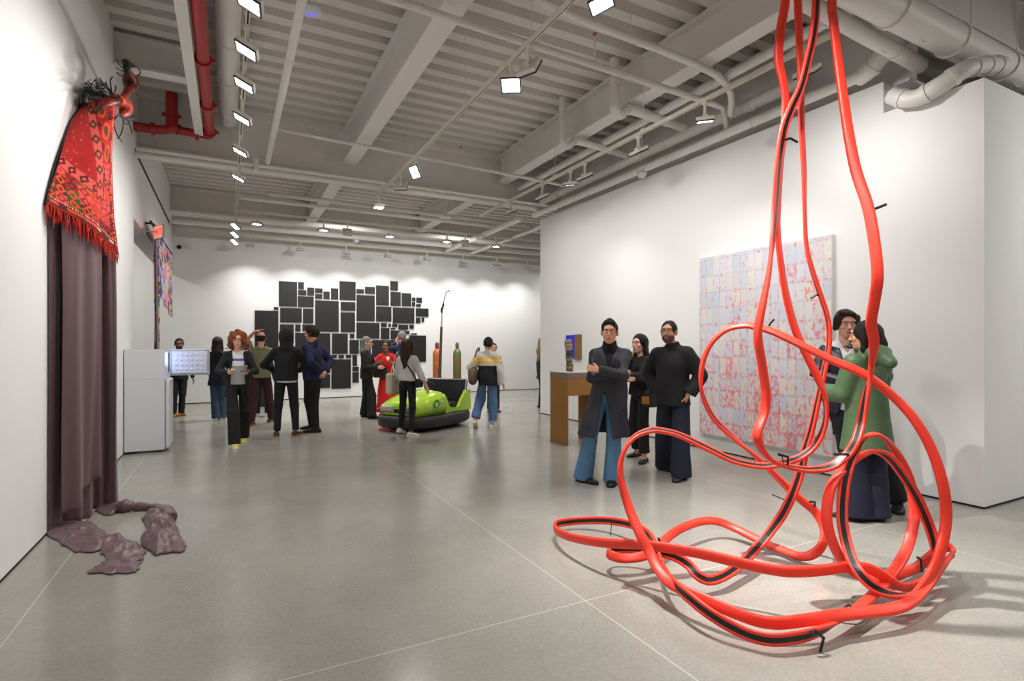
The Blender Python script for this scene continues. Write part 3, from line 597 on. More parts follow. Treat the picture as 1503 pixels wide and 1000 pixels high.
b = MB(); b.rbox(.035, -.02, 1.095, .51, .0, H - .028, .008, M=M_)
for i in range(6):
    for j in range(4):
        x = .095 + i * .068; z = 1.14 + j * .075
        b.ball((Dp + .01 + x, W - .018, z + .02), (.026, .010, .026), 5)
b.build('door_liner', M_frin, fd)
b = MB(); b.box(.48, -.004, H - .018, .53, -.001, H - .008, M=M_); b.build('badge', M_seal, fd)
b = MB(); b.box(.05, .05, 0, .09, .09, .03); b.box(Dp - .1, .05, 0, Dp - .06, .09, .03); b.box(.05, W - .09, 0, .09, W - .05, .03); b.box(Dp - .1, W - .09, 0, Dp - .06, W - .05, .03); b.build('feet', M_seal, t)

# ------------------------------------------------------------------ brown table, totem, blue picture
M_card = mat('brown_board', (0.60, 0.42, 0.20), 0.55, var=.08, vscale=3, bump=.05, bscale=120)
M_stone = mat('mottled_stone', (0.50, 0.44, 0.40), 0.4, var=.35, vscale=25); M_top = mat('pale_top', (0.80, 0.79, 0.77), 0.25)
t = thing('plinth_table', 'tall brown plinth table with slab legs and mottled stone top', 'table', (4.56, 6.94, 0))
for x in (0, .54):
    b = MB(); b.rbox(x, 0, 0, x + .02, .5, 1.02, .002); b.build('leg', M_card, t)
for y in (0, .48): b = MB(); b.rbox(.02, y, .76, .54, y + .02, 1.02, .002); b.build('apron', M_card, t)
b = MB(); b.rbox(-.004, -.004, 1.02, .564, .504, 1.105, .004); tp = b.build('table_top', M_stone, t)
b = MB(); b.rbox(-.005, -.005, 1.105, .565, .505, 1.12, .003); b.build('top_sheet', M_top, tp)
t = thing('totem', 'small crooked totem of striped blocks standing on the brown table', 'totem', (4.77, 7.2, 1.12))
tot = [((0.0, 0, .005), .055, .12, 3, (.30, .32, .30), (.62, .45, .22)), ((.0, 0, .13), .05, .13, -6, (.30, .31, .28), (.60, .42, .20)), ((-.005, 0, .25), .055, .09, 10, (.16, .17, .18), (.25, .27, .28)), ((-.01, 0, .33), .058, .17, -6, (.55, .54, .48), (.72, .52, .36))]
for i, (c, r, h, tilt, c1, c2) in enumerate(tot):
    M = Matrix.Translation(c) @ Matrix.Rotation(math.radians(tilt), 4, 'Y')
    o = None
    for j, (a0, a1) in enumerate(((0, .3), (.3, .62), (.62, 1))):
        b = MB(); rr = r * (1 + .05 * (j == 1)); b.lathe([(rr * .9, h * a0), (rr, h * a0 + .004), (rr * (1.03 if j else .97), h * a1 - .004), (rr * .92, h * a1)], 10, M)
        mm = mat('totem_%d_%d' % (i, j % 2), c1 if j != 1 else c2, .6, var=.3, vscale=30)
        if j == 0: o = b.build('block', mm, t)
        else: b.build('stripe', mm, o)
p0 = atX(833, 493, RX); p1 = atX(854, 527, RX)
t = thing('small_picture', 'small picture, left part blue and right part speckled brown', 'picture', (RX, p1.y, 0))
w = p0.y - p1.y
b = MB(); b.box(-.04, w * .38, 1.27, 0, w, 1.74); b.build('blue_panel', mat('ultramarine', (.17, .20, .85), .6, var=.1, vscale=9), t)
b = MB(); b.box(-.04, 0, 1.25, 0, w * .38, 1.75); b.build('brown_panel', mat('speckled_brown', (.55, .42, .26), .8, var=.5, vscale=60), t)

# ------------------------------------------------------------------ gas cylinders and leaning pole
def cyl_mat(nm, a, c, sc):
    m = mat(nm, a, .45); n = m.node_tree.nodes; l = m.node_tree.links; b_ = n['Principled BSDF']
    tc = n.new('ShaderNodeTexCoord'); ns = n.new('ShaderNodeTexNoise'); ns.inputs['Scale'].default_value = sc; ns.inputs['Detail'].default_value = 6; ns.inputs['Roughness'].default_value = .7
    l.new(tc.outputs['Object'], ns.inputs['Vector']); cr = n.new('ShaderNodeValToRGB'); cr.color_ramp.elements[0].position = .44; cr.color_ramp.elements[1].position = .56
    cr.color_ramp.elements[0].color = (*srgb(a), 1); cr.color_ramp.elements[1].color = (*srgb(c), 1); l.new(ns.outputs['Fac'], cr.inputs[0]); l.new(cr.outputs[0], b_.inputs['Base Color'])
    return m
def gas(px, D, H, m, capc, label):
    p = atD(px, 500, D); t = thing('gas_cylinder', label, 'gas cylinder', (p.x, p.y, 0))
    b = MB(); b.lathe([(.1, 0), (.115, .01), (.115, H - .32), (.108, H - .27), (.085, H - .22), (.05, H - .185), (.04, H - .17)], 24); b.build('body', m, t)
    b = MB(); b.lathe([(.045, H - .175), (.05, H - .16), (.05, H - .05), (.042, H - .02), (.02, H)], 16); b.build('valve_cap', mat('cap_' + label[:5], capc, .5, var=.2), t)
M_cg = cyl_mat('green_patina', (.26, .47, .27), (.50, .36, .20), 3.2); M_co = cyl_mat('orange_paint', (.80, .45, .17), (.66, .36, .16), 4)
gas(671, 15.2, 1.62, M_cg, (.45, .30, .26), 'green gas cylinder with rusty patches, standing alone on the floor')
gas(641.5, 14.6, 1.62, M_co, (.45, .22, .20), 'orange gas cylinder behind the leaning pole')
b0 = atD(644.5, 590, 14.0); b0.z = 0
t = thing('leaning_pole', 'tall dark pole with a thin curved wire tip leaning up', 'pole', b0)
P = lambda x, y: atD(x, y, 14.0) - b0
b = MB(); b.tube([Vector((0, 0, 0)), P(644.6, 570), P(648, 480)], [.045, .045, .032], 12); b.build('shaft', mat('pole_brown', (.30, .23, .19), .5, var=.2), t)
b = MB(); b.tube([P(648, 480), P(648.8, 458)], [.024, .018], 10); b.build('silver_section', mat('pole_silver', (.70, .68, .66), .35, metal=.3), t)
b = MB(); b.tube(bez([P(648.8, 460), P(648.2, 455), P(650.5, 449), P(651.3, 443)], 4), [.02, .022, .03, .028, .03, .035, .03, .02, .03, .03, .02, .016, .014], 8); b.build('binding', M_dark, t)
b = MB(); b.tube(bez([P(651.3, 445), P(652.5, 438), P(654.5, 431), P(657.5, 427), P(660, 426.5), P(659, 429)], 5), .012, 7); b.build('wire_tip', mat('wire_grey', (.42, .42, .43), .4), t)

# ------------------------------------------------------------------ bumper car
M_lime = mat('lime_paint', (0.69, 0.85, 0.16), 0.2, coat=.6); M_rub = mat('bumper_rubber', (0.16, 0.155, 0.155), 0.55, bump=.05); M_pad = mat('black_vinyl', (0.10, 0.10, 0.11), 0.35)
M_chr = mat('chrome', (0.78, 0.78, 0.80), 0.2, metal=.9); M_glass = mat('headlight_glass', (0.72, 0.70, 0.66), 0.15, var=.2, vscale=30); M_deck = mat('car_deck', (.10, .15, .20), .5)
cc = atD(625, 600, 10.35)
view = Vector((cc.x, cc.y, 0)).normalized(); side = Vector((view.y, -view.x, 0))
fdir = (-view * math.cos(math.radians(38)) - side * math.sin(math.radians(38)))
rz = math.atan2(-fdir.x, fdir.y)
t = thing('bumper_car', 'lime green bumper car with black rubber ring and black seat', 'bumper car', (cc.x, cc.y, 0), rz)
def oval(hw, hl, z, n=48, e=2.8):
    return [Vector((hw * math.copysign(abs(math.cos(a)) ** (2 / e), math.cos(a)), hl * math.copysign(abs(math.sin(a)) ** (2 / e), math.sin(a)), z)) for a in [2 * math.pi * k / n for k in range(n)]]
b = MB(); b.rings([oval(.50, .82, .10), oval(.60, .92, .07), oval(.635, .955, .10), oval(.645, .965, .18), oval(.635, .955, .25), oval(.60, .92, .275), oval(.5, .82, .27)]); b.build('rubber_bumper', M_rub, t)
b = MB(); b.rings([oval(.44, .76, .02), oval(.5, .82, .05), oval(.5, .82, .28), oval(.46, .78, .285)]); b.build('chassis', M_deck, t)
def sect(y, hw, z0, z1, crown, tuck=.05):
    pts = [(-hw + tuck, z0), (-hw, z0 + (z1 - z0) * .35), (-hw, z0 + (z1 - z0) * .7), (-hw * .93, z1 - .015), (-hw * .72, z1 + crown * .5), (-hw * .35, z1 + crown * .9), (0, z1 + crown)]
    pts = pts + [(-x, z) for x, z in pts[-2::-1]]
    return [Vector((x, y, z)) for x, z in pts]
secs = [sect(.80, .36, .30, .44, .01), sect(.79, .40, .28, .47, .015), sect(.70, .45, .27, .50, .03), sect(.5, .50, .27, .55, .06), (sect(.28, .52, .27, .60, .07)), sect(.10, .525, .27, .64, .06), sect(.06, .52, .27, .64, .055)]
b = MB(); b.rings(secs); b.build('front_body', M_lime, t)
# low sides, rear body
b = MB()
for s in (-1, 1):
    prof = [(.07, .60), (-.02, .42), (-.12, .36), (-.34, .36), (-.42, .46), (-.60, .66), (-.74, .62), (-.76, .28), (.07, .28)]
    r0 = [Vector((s * .525, y, z)) for y, z in prof]; r1 = [Vector((s * .46, y, z)) for y, z in prof]
    b.rings([r0, r1] if s > 0 else [r1, r0], smooth=False)
b.rings([oval(.52, .06, z) if False else [Vector((x, y, z)) for x, y in ((-.52, -.66), (.52, -.66), (.48, -.80), (-.48, -.80))] for z in (.28, .5, .66)], smooth=False)
b.build('rear_body', M_lime, t)
b = MB(); b.box(-.46, -.66, .27, .46, .05, .30); b.box(-.46, .02, .3, .46, .055, .62); b.build('cockpit', M_pad, t)
b = MB(); b.rbox(-.44, -.58, .3, .44, -.2, .45, .03); b.build('seat_cushion', M_pad, t)
Mt = Matrix.Translation((0, -.6, .42)) @ Matrix.Rotation(math.radians(-14), 4, 'X').inverted()
b = MB(); b.rbox(-.47, -.06, 0, .47, .05, .46, .03, M=Mt); sb = b.build('seat_back', M_pad, t)
b = MB()
for s in (-1, 1): b.tube([Mt @ Vector((s * .48, .03, -.05)), Mt @ Vector((s * .485, .045, .2)), Mt @ Vector((s * .47, .03, .45))], .016, 8)
b.build('chrome_trim', M_chr, sb)
b = MB()
for s in (-1, 1): b.tube([Vector((s * .535, .74, .37)), Vector((s * .532, .5, .395)), Vector((s * .535, .06, .42))], .009, 6)
b.build('side_trim', M_chr, t)
for s in (-1, 1):
    b = MB(); b.rbox(s * .25 - .15, .775, .33, s * .25 + .15, .82, .46, .02); hl = b.build('headlight_frame', M_chr, t)
    b = MB(); b.rbox(s * .25 - .13, .80, .345, s * .25 + .13, .832, .445, .014); b.build('headlight_glass', M_glass, hl)
b = MB(); b.rbox(-.09, .79, .33, .09, .815, .40, .008); b.build('grille', M_pad, t)
M_lg = mat('logo_green', (.12, .55, .33), .3); M_ly = mat('logo_yellow', (.92, .85, .25), .3); M_lw = mat('logo_white', (.9, .93, .85), .3)
def disc(b, M, r0, r1, mi=0, n=24):
    vs = []; fs = []
    for k in range(n):
        a = 2 * math.pi * k / n; vs += [M @ Vector((r0 * math.cos(a), r0 * math.sin(a), 0)), M @ Vector((r1 * math.cos(a), r1 * math.sin(a), 0))]
    for k in range(n): i = 2 * k; j = 2 * ((k + 1) % n); fs.append((i, i + 1, j + 1, j))
    b.add(vs, fs, mi)
for s in (-1, 1):
    Ms = Matrix.Translation((s * .528, .36, .47)) @ Matrix.Rotation(math.radians(90 * s), 4, 'Y')
    b = MB(); disc(b, Ms, .045, .085); disc(b, Ms, 0.001, .045, 1); b.build('round_emblem', [M_lg, M_ly], t)
    b = MB()
    for q in range(2):
        b.box(.53 * s - .002, .18, .50 + .05 * q, .53 * s + .002, .24, .53 + .05 * q)
    b.build('number_mark', M_lw, t)
Mh = Matrix.Translation((.0, .45, .63)) @ Matrix.Rotation(math.radians(-14), 4, 'X')
b = MB(); disc(b, Mh, .04, .09); disc(b, Mh, .001, .04, 1); b.build('bonnet_emblem', [M_lg, M_ly], t)
b = MB(); b.tube([(0, .0, .60), (0, -.14, .70)], .02, 8); c0 = Vector((0, -.15, .71)); b.tube([c0 + Vector((.14 * math.cos(a), .07 * math.sin(a), .12 * math.sin(a))) for a in [k * math.pi / 8 for k in range(17)]], .014, 7); b.build('steering_wheel', M_pad, t)

# ------------------------------------------------------------------ exit sign, dome camera
M_sign = mat('sign_housing', (.62, .60, .58), .5); M_exit = mat('exit_red', (1, .25, .2), .4, emit=2.2, emcol=(1, .22, .16)); M_signface = mat('sign_face', (.95, .80, .78), .4, emit=.5, emcol=(1, .6, .55))
ep = atX(234, 341, -1.05); ep.z += 0.0
t = thing('exit_sign', 'red lit exit sign on a bracket by the left opening', 'exit sign', ep, math.radians(-62))
b = MB(); b.rbox(-.17, -.02, -.12, .17, .02, .12, .005); hs = b.build('housing', M_sign, t)
b = MB(); b.box(-.155, -.023, -.105, .155, -.0205, .105); b.build('face', M_signface, hs)
cv = bpy.data.curves.new('letters', 'FONT'); cv.body = 'EXIT'; cv.size = .15; cv.align_x = 'CENTER'; cv.align_y = 'CENTER'; cv.extrude = .002; cv.offset = .004; cv.materials.append(M_exit)
tmp = bpy.data.objects.new('tmp', cv); SC.collection.objects.link(tmp); bpy.context.view_layer.update(); me_ = bpy.data.meshes.new_from_object(tmp.evaluated_get(bpy.context.evaluated_depsgraph_get())); bpy.data.objects.remove(tmp); lo = bpy.data.objects.new('letters', me_); link(lo, hs); lo.location = (0, -.027, 0); lo.rotation_euler = (math.radians(90), 0, 0)
b = MB(); inv = Matrix.Rotation(math.radians(62), 4, 'Z')
b.tube([inv @ Vector((LX - ep.x, -.0, 0)), Vector((0, 0, 0))], .015, 8); b.box(-.03, -.03, -.05, .03, .03, .05, M=inv @ Matrix.Translation((LX - ep.x + .02, 0, 0))); b.build('bracket_arm', M_sign, t)
t = thing('dome_camera', 'small black dome camera high on the far wall', 'camera', atY(263, 363, BY))
b = MB(); b.ball((0, -.03, 0), (.055, .05, .055), 8); b.build('dome', M_dark, t)
b = MB(); b.tube([(0, -.02, 0), (0, 0, 0)], .065, 16); b.build('base_ring', M_plastic, t)
b = MB(); b.box(LX - .004, 10.3, 4.55, LX + .004, 16.0, 4.62); o = b.build('slot_diffuser', mat('slot_dark', (.2, .2, .2), .7)); tag(o, 'long dark ventilation slot high on the left header wall', 'vent')

# ------------------------------------------------------------------ painted textile hanging in the opening
def textile_mat():
    m = bpy.data.materials.new('painted_textile'); m.use_nodes = True; nt = m.node_tree; n = nt.nodes; l = nt.links
    b_ = n['Principled BSDF']; b_.inputs['Roughness'].default_value = .8; tc = n.new('ShaderNodeTexCoord')
    vo = n.new('ShaderNodeTexVoronoi'); vo.inputs['Scale'].default_value = 4.2; mp = n.new('ShaderNodeMapping'); mp.inputs['Scale'].default_value = (1, .8, 1.6)
    ns = n.new('ShaderNodeTexNoise'); ns.inputs['Scale'].default_value = 5; l.new(tc.outputs['Object'], ns.inputs['Vector'])
    ad = n.new('ShaderNodeVectorMath'); ad.operation = 'ADD'; l.new(tc.outputs['Object'], ad.inputs[0]); l.new(ns.outputs['Color'], ad.inputs[1]); l.new(ad.outputs[0], mp.inputs[0]); l.new(mp.outputs[0], vo.inputs['Vector'])
    sp = n.new('ShaderNodeSeparateColor'); l.new(vo.outputs['Color'], sp.inputs[0]); cr = n.new('ShaderNodeValToRGB'); cr.color_ramp.interpolation = 'CONSTANT'
    cols = [(.95, .58, .70), (.20, .22, .40), (.93, .56, .68), (.28, .46, .78), (.95, .60, .72), (.24, .26, .42), (.88, .80, .28), (.74, .76, .82)]
    while len(cr.color_ramp.elements) < len(cols): cr.color_ramp.elements.new(.5)
    for i, (e, c_) in enumerate(zip(cr.color_ramp.elements, cols)): e.position = i / len(cols); e.color = (*srgb(c_), 1)
    l.new(sp.outputs[0], cr.inputs[0]); l.new(cr.outputs[0], b_.inputs['Base Color']); return m
M_tex = textile_mat(); M_texedge = mat('textile_backing', (.55, .52, .50), .9)
y0 = atX(222, 400, -1.2).y; y1 = atX(230, 400, -1.2).y; y2 = atX(251.5, 400, -1.2).y
t = thing('painted_textile', 'long pink and blue painted textile hanging under the left header', 'textile', (-1.2, y1, 3.66))
def cloth(name, y0, y1, zt0, zt1, zb0, zb1, m, amp, nfold, x=0.0, ny=40, nz=50, fray=.03):
    vs = []; fs = []; random.seed(int(y0 * 10))
    jag = [random.random() * fray for _ in range(ny + 1)]
    for i in range(nz + 1):
        for j in range(ny + 1):
            u = j / ny; v = i / nz; yy = y0 + (y1 - y0) * u; zt = zt0 + (zt1 - zt0) * u; zb = zb0 + (zb1 - zb0) * u - jag[j]
            vs.append((x + amp * math.sin(u * nfold * 2 * math.pi + v * 1.3) * (.4 + .6 * v), yy, zt + (zb - zt) * v))
    for i in range(nz):
        for j in range(ny):
            a = i * (ny + 1) + j; fs.append((a, a + 1, a + ny + 2, a + ny + 1))
    b = MB(); b.add(vs, fs, 0, True); return b
o = cloth('w', y1 - y1, y2 - y1, 0, .02, -1.05, -1.45, M_tex, .02, 3).build('wide_piece', M_tex, t); md = o.modifiers.new('t', 'SOLIDIFY'); md.thickness = .01
o = cloth('n', y0 - y1, y1 - y1 + .1, 0.02, .02, -3.0, -3.0, M_tex, .03, 1.5, x=.03).build('long_strip', M_tex, t); md = o.modifiers.new('t', 'SOLIDIFY'); md.thickness = .012
o = cloth('e', y0 - y1 - .02, y0 - y1 + .28, -.2, -.4, -3.0, -3.0, M_texedge, .03, 1, x=.06).build('grey_backing', M_texedge, t); md = o.modifiers.new('t', 'SOLIDIFY'); md.thickness = .01
b = MB(); b.tube([(0, y0 - y1 - .1, .03), (0, y2 - y1 + .1, .05)], .02, 8)
for q in (y0 - y1 + .1, y2 - y1 - .2): b.box(-.1, q, .02, 0, q + .03, .05)
b.build('hanging_rod', M_dark, t)

# ------------------------------------------------------------------ rug and satin hanging
M_satin = mat('mauve_satin', (0.385, 0.285, 0.31), 0.36, var=.05, vscale=4, bump=.22, bscale=11, sheen=.15, stretch=(1, 1, .25))
def satinb(name, b, t, th=.004, sub=0):
    o = b.build(name, M_satin, t); md = o.modifiers.new('t', 'SOLIDIFY'); md.thickness = th; return o
RUGM = [mat('rug_red', (.62, .07, .055), .95, var=.25, vscale=25, bump=.4, bscale=150), mat('rug_dark', (.33, .05, .06), .95, var=.3, vscale=30), mat('rug_pink', (.78, .30, .27), .95, var=.15, vscale=30),
        mat('rug_orange', (.78, .27, .06), .95, var=.2, vscale=30), mat('rug_green', (.22, .30, .12), .95, var=.3, vscale=30), mat('rug_cream', (.85, .65, .55), .95), mat('rug_crimson', (.76, .14, .17), .95, var=.2, vscale=30), mat('rug_brown', (.33, .18, .10), .95, var=.3, vscale=20)]
t = thing('rug_hanging', 'patterned red rug and mauve satin hanging from the left wall, trailing onto the floor', 'textile sculpture', (LX, 5.8, 0))
org = t.location.copy()
LK = [(0, 121, 157), (.12, 108, 177), (.3, 96, 206), (.5, 86, 234), (.7, 79, 258), (.85, 73, 278), (1, 69, 299)]
RK = [(0, 176, 141), (.12, 168, 160), (.3, 165, 192), (.5, 164, 228), (.7, 165, 278), (.85, 166, 320), (1, 170, 367)]
def lerpk(K, v):
    for a, c in zip(K, K[1:]):
        if v <= c[0]:
            f = (v - a[0]) / (c[0] - a[0]); return a[1] + (c[1] - a[1]) * f, a[2] + (c[2] - a[2]) * f
    return K[-1][1:]
def h2(a, c): return (math.sin(a * 127.1 + c * 311.7) * 43758.5453) % 1
def rugpat(px, py, Rx, db):
    if db < 2.5: return 0
    if Rx - px < 4: return 6 if (py % 3.2) > 1.2 else 5 if Rx - px > 2.5 else 1
    if db < 4.5: return 1
    if db < 11: 
        c = int(px / 9); return [5, 4, 3, 1, 7, 2][int(h2(c, 3) * 6)] if 5.5 < db < 9.5 else 1
    if db < 13: return 5 if (px % 2.6) > 1.3 else 0
    if 127 < px + (py - 160) * .01 < 139.5 and py < 291:
        return 0 if False else (7 if (abs(((py - 8) % 21) - 10.5) + abs(px - 133) * 1.2 < 7.5 and abs(((py - 8) % 21) - 10.5) + abs(px - 133) * 1.2 > 2.8) else 2 if 128.3 < px < 138.2 else 0)
    ax, ay, bx_, by_ = 80, 232, 139, 289; L = math.hypot(bx_ - ax, by_ - ay); ux, uy = (bx_ - ax) / L, (by_ - ay) / L
    d = (px - ax) * (-uy) + (py - ay) * ux; s = (px - ax) * ux + (py - ay) * uy
    if px < 140 and -7 < d < 7:
        q = abs((s % 18) - 9) + abs(d); return 1 if 2.5 < q < 6.5 else 2 if abs(d) < 5.8 else 0
    if px < 128 and d < 0: return 3 if h2(int(px / 2), int(py / 3)) > .95 else 0
    if px >= 139 and py < 240:
        q = math.sin(px * .35) + math.sin(py * .21 + px * .2); return 7 if q > 1.1 and 145 < px < 156 else 3 if q > .25 else 1 if q < -1.3 else 0
    cx, cy = int(px / 13), int((py + (px - 70) * -.7) / 13); r = h2(cx, cy); fx = (px % 13) - 6.5; fy = ((py + (px - 70) * -.7) % 13) - 6.5; m_ = abs(fx) + abs(fy)
    base = [2, 0, 3, 4, 6, 2, 1][int(r * 7)]; inner = [0, 1, 6, 3, 2, 0, 3][int(r * 7)]
    return base if m_ > 6.5 else inner if m_ > 3 else base
NU, NV = 84, 150; vs = []; fs = []; mi = []
PX = {}
for i in range(NV + 1):
    v = i / NV; lx, ly = lerpk(LK, v); rx, ry = lerpk(RK, v)
    A = atX(lx, ly, LX + .03); Bp = atX(rx, ry, -.93 - .05 * (1 - v))
    nrm = (Bp - A).cross(Vector((0, 0, 1))).normalized()
    for j in range(NU + 1):
        u = j / NU; p = A.lerp(Bp, u) + nrm * (.07 * math.sin(math.pi * u) * (1 - .3 * v) + .015 * math.sin(u * 9 + v * 4)); PX[(i, j)] = (lx + (rx - lx) * u, ly + (ry - ly) * u, rx)
        vs.append(p - org)
for i in range(NV):
    for j in range(NU):
        a = i * (NU + 1) + j; fs.append((a, a + 1, a + NU + 2, a + NU + 1)); q = PX[(i, j)]
        lx, ly = lerpk(LK, 1); rx, ry = lerpk(RK, 1); yb = ly + (ry - ly) * (j / NU)
        mi.append(rugpat(q[0], q[1], q[2], yb - q[1]))
b = MB(); b.v = [tuple(v) for v in vs]; b.f = [list(f) for f in fs]; b.m = mi; b.sm = [True] * len(fs)
rug = b.build('rug', RUGM, t); md = rug.modifiers.new('t', 'SOLIDIFY'); md.thickness = .015
b = MB(); random.seed(8)
for j in range(0, 95):
    u = j / 94; k = NV * (NU + 1) + int(u * NU); p = Vector(vs[k]); L = .07 + .10 * random.random(); q = Vector((random.uniform(-.02, .02), random.uniform(-.02, .02), -L)); p = p + Vector((random.uniform(0, .02), 0, 0))
    b.tube([p, p + q * .5 + Vector((random.uniform(-.01, .01), random.uniform(-.012, .012), 0)), p + q], [.005, .0045, .0015], 4, smooth=False)
b.build('fringe', mat('fringe_red', (.72, .15, .08), .9, var=.2), t)
# knotted upper end
W3 = lambda px, py, X: atX(px, py, X) - org
b = MB(); b.tube(bez([W3(140, 168, -1.1), W3(158, 152, -1.03), W3(172, 148, -.97), W3(184, 138, -.93), W3(192, 124, -.92), W3(189, 108, -.92), W3(186, 97, -.92)], 5),
       [q * .62 for q in ([.05 + .0 * k for k in range(3)] + [.055, .06, .07, .075, .07, .065, .06, .055, .055, .05, .045, .045, .05, .06, .068, .08, .10, .12, .125, .12, .10, .08, .065, .05, .04, .035, .03, .025, .02, .015][:28])], 12)
b.build('twisted_end', cyl_mat('rug_twist', (.55, .09, .06), (.22, .07, .06), 9), t)
b = MB(); b.tube(bez([W3(172, 146, -.97), W3(183, 154, -.94), W3(184, 164, -.93), W3(178, 170, -.95)], 4), [.05, .055, .06, .065, .07, .07, .065, .06, .055, .05, .04, .03, .02], 10); b.build('folded_lobe', cyl_mat('rug_lobe', (.80, .25, .08), (.45, .10, .06), 9), t)
CORDS = [[(186, 100), (183, 92), (190, 90), (188, 104), (185, 110)], [(188, 96), (200, 98), (206, 106), (200, 112), (192, 110)], [(184, 104), (176, 96), (172, 89)], [(184, 106), (177, 103), (171, 99)], [(183, 112), (177, 111), (172, 107)],
 [(186, 96), (192, 92), (196, 98), (189, 100)], [(189, 94), (186, 100), (190, 106)], [(166, 142), (160, 130), (152, 122), (146, 115)], [(165, 141), (155, 128), (148, 120), (140, 118)], [(165, 140), (163, 128), (162, 118), (165, 113)], [(164, 138), (158, 128), (155, 120)],
 [(176, 142), (168, 140), (162, 132), (157, 128), (152, 130)], [(167, 138), (170, 130), (169, 126)], [(176, 168), (186, 170), (200, 172)], [(178, 170), (188, 178), (194, 196)], [(176, 168), (170, 172), (167, 182), (172, 198), (179, 208)], [(176, 168), (181, 180), (178, 196), (173, 203)],
 [(177, 168), (184, 176), (197, 178), (210, 178)], [(177, 168), (186, 174), (196, 170)], [(178, 169), (184, 182), (190, 180)], [(150, 124), (146, 122), (144, 126)], [(166, 142), (150, 132), (138, 133)]]
for c in CORDS:
    b = MB(); b.tube(bez([W3(x, y, -.93 if x > 168 else -1.05) for x, y in c], 5), .006, 6); b.build('black_cord', M_dark, t)
b = MB(); b.tube(bez([W3(187, 108, -.92), W3(185, 98, -.92), W3(188, 93, -.92), W3(184, 91, -.92)], 5), [.03] * 16, 8); b.build('cord_bundle', M_dark, t)
b = MB(); random.seed(3)
for k in range(70):
    x = random.uniform(119, 158); y = random.uniform(126, 152) + (x < 125) * 10; pts = []
    for q in range(6): pts.append(W3(x, y, LX + .02 + random.random() * .06)); x += random.uniform(-5, 5); y += random.uniform(-5, 5); x = min(160, max(118, x))
    b.tube(bez(pts, 3), .0045, 4, smooth=False)
b.build('wire_tangle', mat('tangle_grey', (.27, .29, .30), .8, var=.5, vscale=10), t)
b = MB(); vs_ = []; random.seed(5); b.tube(bez([W3(121, 140, LX + .02), W3(119, 158, LX + .02), W3(104, 182, LX + .02), W3(94, 208, LX + .015), W3(78, 255, LX + .015), W3(68, 300, LX + .015)], 5), .02, 6); b.build('backing_edge', M_dark, t)
b = MB(); b.tube([W3(150, 140, LX), W3(165, 144, -1.0)], .02, 8); b.build('wall_bracket', M_dark, t)
# satin drapes
def drape(name, p0, p1, zt, zb, nf, amp, seed, flare=0.0, zfun=None, dx=0.0, ztf=0.0):
    random.seed(seed); n = 90; m_ = 60; ph = [random.random() * 6.28 for _ in range(5)]; vs = []; fs = []
    d = Vector((p1[0] - p0[0], p1[1] - p0[1], 0)); L = d.length; d.normalize(); nr = Vector((d.y, -d.x, 0))
    for i in range(m_ + 1):
        v = i / m_
        for j in range(n + 1):
            u = j / n; z1 = zfun(u) if zfun else zb; zt_ = zt + ztf * u; z = zt_ + (z1 - zt_) * v
            ampv = amp * (.5 + .5 * v)
            off = ampv * (math.sin(u * nf * 6.28 + ph[0] + v * .8) + .5 * math.sin(u * nf * 2.1 * 6.28 + ph[1] - v * 1.1) + .3 * math.sin(u * nf * 3.7 * 6.28 + ph[2] + v * 2))
            along = (u - .5) * L * (1 + flare * v) + .5 * L + .01 * math.sin(v * 5 + u * 7)
            p = Vector((p0[0], p0[1], 0)) + d * along + nr * (off + dx); p.x = max(p.x, LX + .01)
            vs.append(Vector((p.x, p.y, z)) - org)
    for i in range(m_):
        for j in range(n):
            a = i * (n + 1) + j; fs.append((a, a + 1, a + n + 2, a + n + 1))
    b = MB(); b.add(vs, fs, 0, True); return satinb(name, b, t)
drape('satin_drape', (-1.275, 5.60), (-1.0, 6.03), 2.78, .012, 1.3, .022, 1, flare=-.12, dx=-.06, ztf=-.22)
drape('satin_front_layer', (-1.20, 5.66), (-.985, 6.0), 2.72, .3, .8, .026, 2, zfun=lambda u: .14 + (.16 * (u > .45) * (.4 + u)), dx=-.015, ztf=-.16)
drape('satin_side_drape', (-1.09, 6.18), (-.94, 6.26), 2.5, .012, 1.1, .03, 3, flare=.55, dx=-.04)
def floor_heap(outl, hm, seed, b, zc=0.0):
    P = [fl(x, y) for x, y in outl]; c = sum(P, Vector()) / len(P); random.seed(seed); ph = [random.random() * 6.28 for _ in range(12)]; an = [random.uniform(0, 3.14) for _ in range(5)]
    Q = []
    for i, p in enumerate(P):
        q = P[(i + 1) % len(P)]
        for k in range(10): t_ = k / 10; w_ = p.lerp(q, t_); Q.append(w_ + (w_ - c).normalized() * .012 * math.sin(t_ * 6.28 + i * 2))
    rings = []; K = 30
    def ridge(v): return (1 - abs(math.sin(v))) ** 1.6
    for k in range(K + 1):
        r = k / K; ring = []
        for q in Q:
            p = c + (q - c) * max(r, .02); x, y = p.x, p.y; z = 0
            for m_ in range(5):
                f = (9, 14, 20, 30, 44)[m_]; v = (x * math.cos(an[m_]) + y * math.sin(an[m_])) * f + ph[m_] + 1.1 * math.sin((x * math.sin(an[m_]) - y * math.cos(an[m_])) * f * .45 + ph[m_ + 5])
                z += ridge(v) * (.40, .30, .22, .14, .08)[m_]
            edge = 1 - r ** 6
            ring.append(Vector((p.x, p.y, .006 + hm * edge * (.12 + z) + zc * (1 - r * r))) - org)
        rings.append(ring)
    b.rings(rings[::-1], 0, True, cap=False)
b = MB()
floor_heap([(67, 783), (80, 770), (110, 766), (133, 768), (152, 783), (162, 800), (140, 812), (112, 812), (90, 800)], .055, 1, b, .02)
floor_heap([(138, 794), (152, 789), (178, 790), (198, 800), (213, 812), (209, 824), (185, 830), (160, 826), (148, 812)], .065, 2, b)
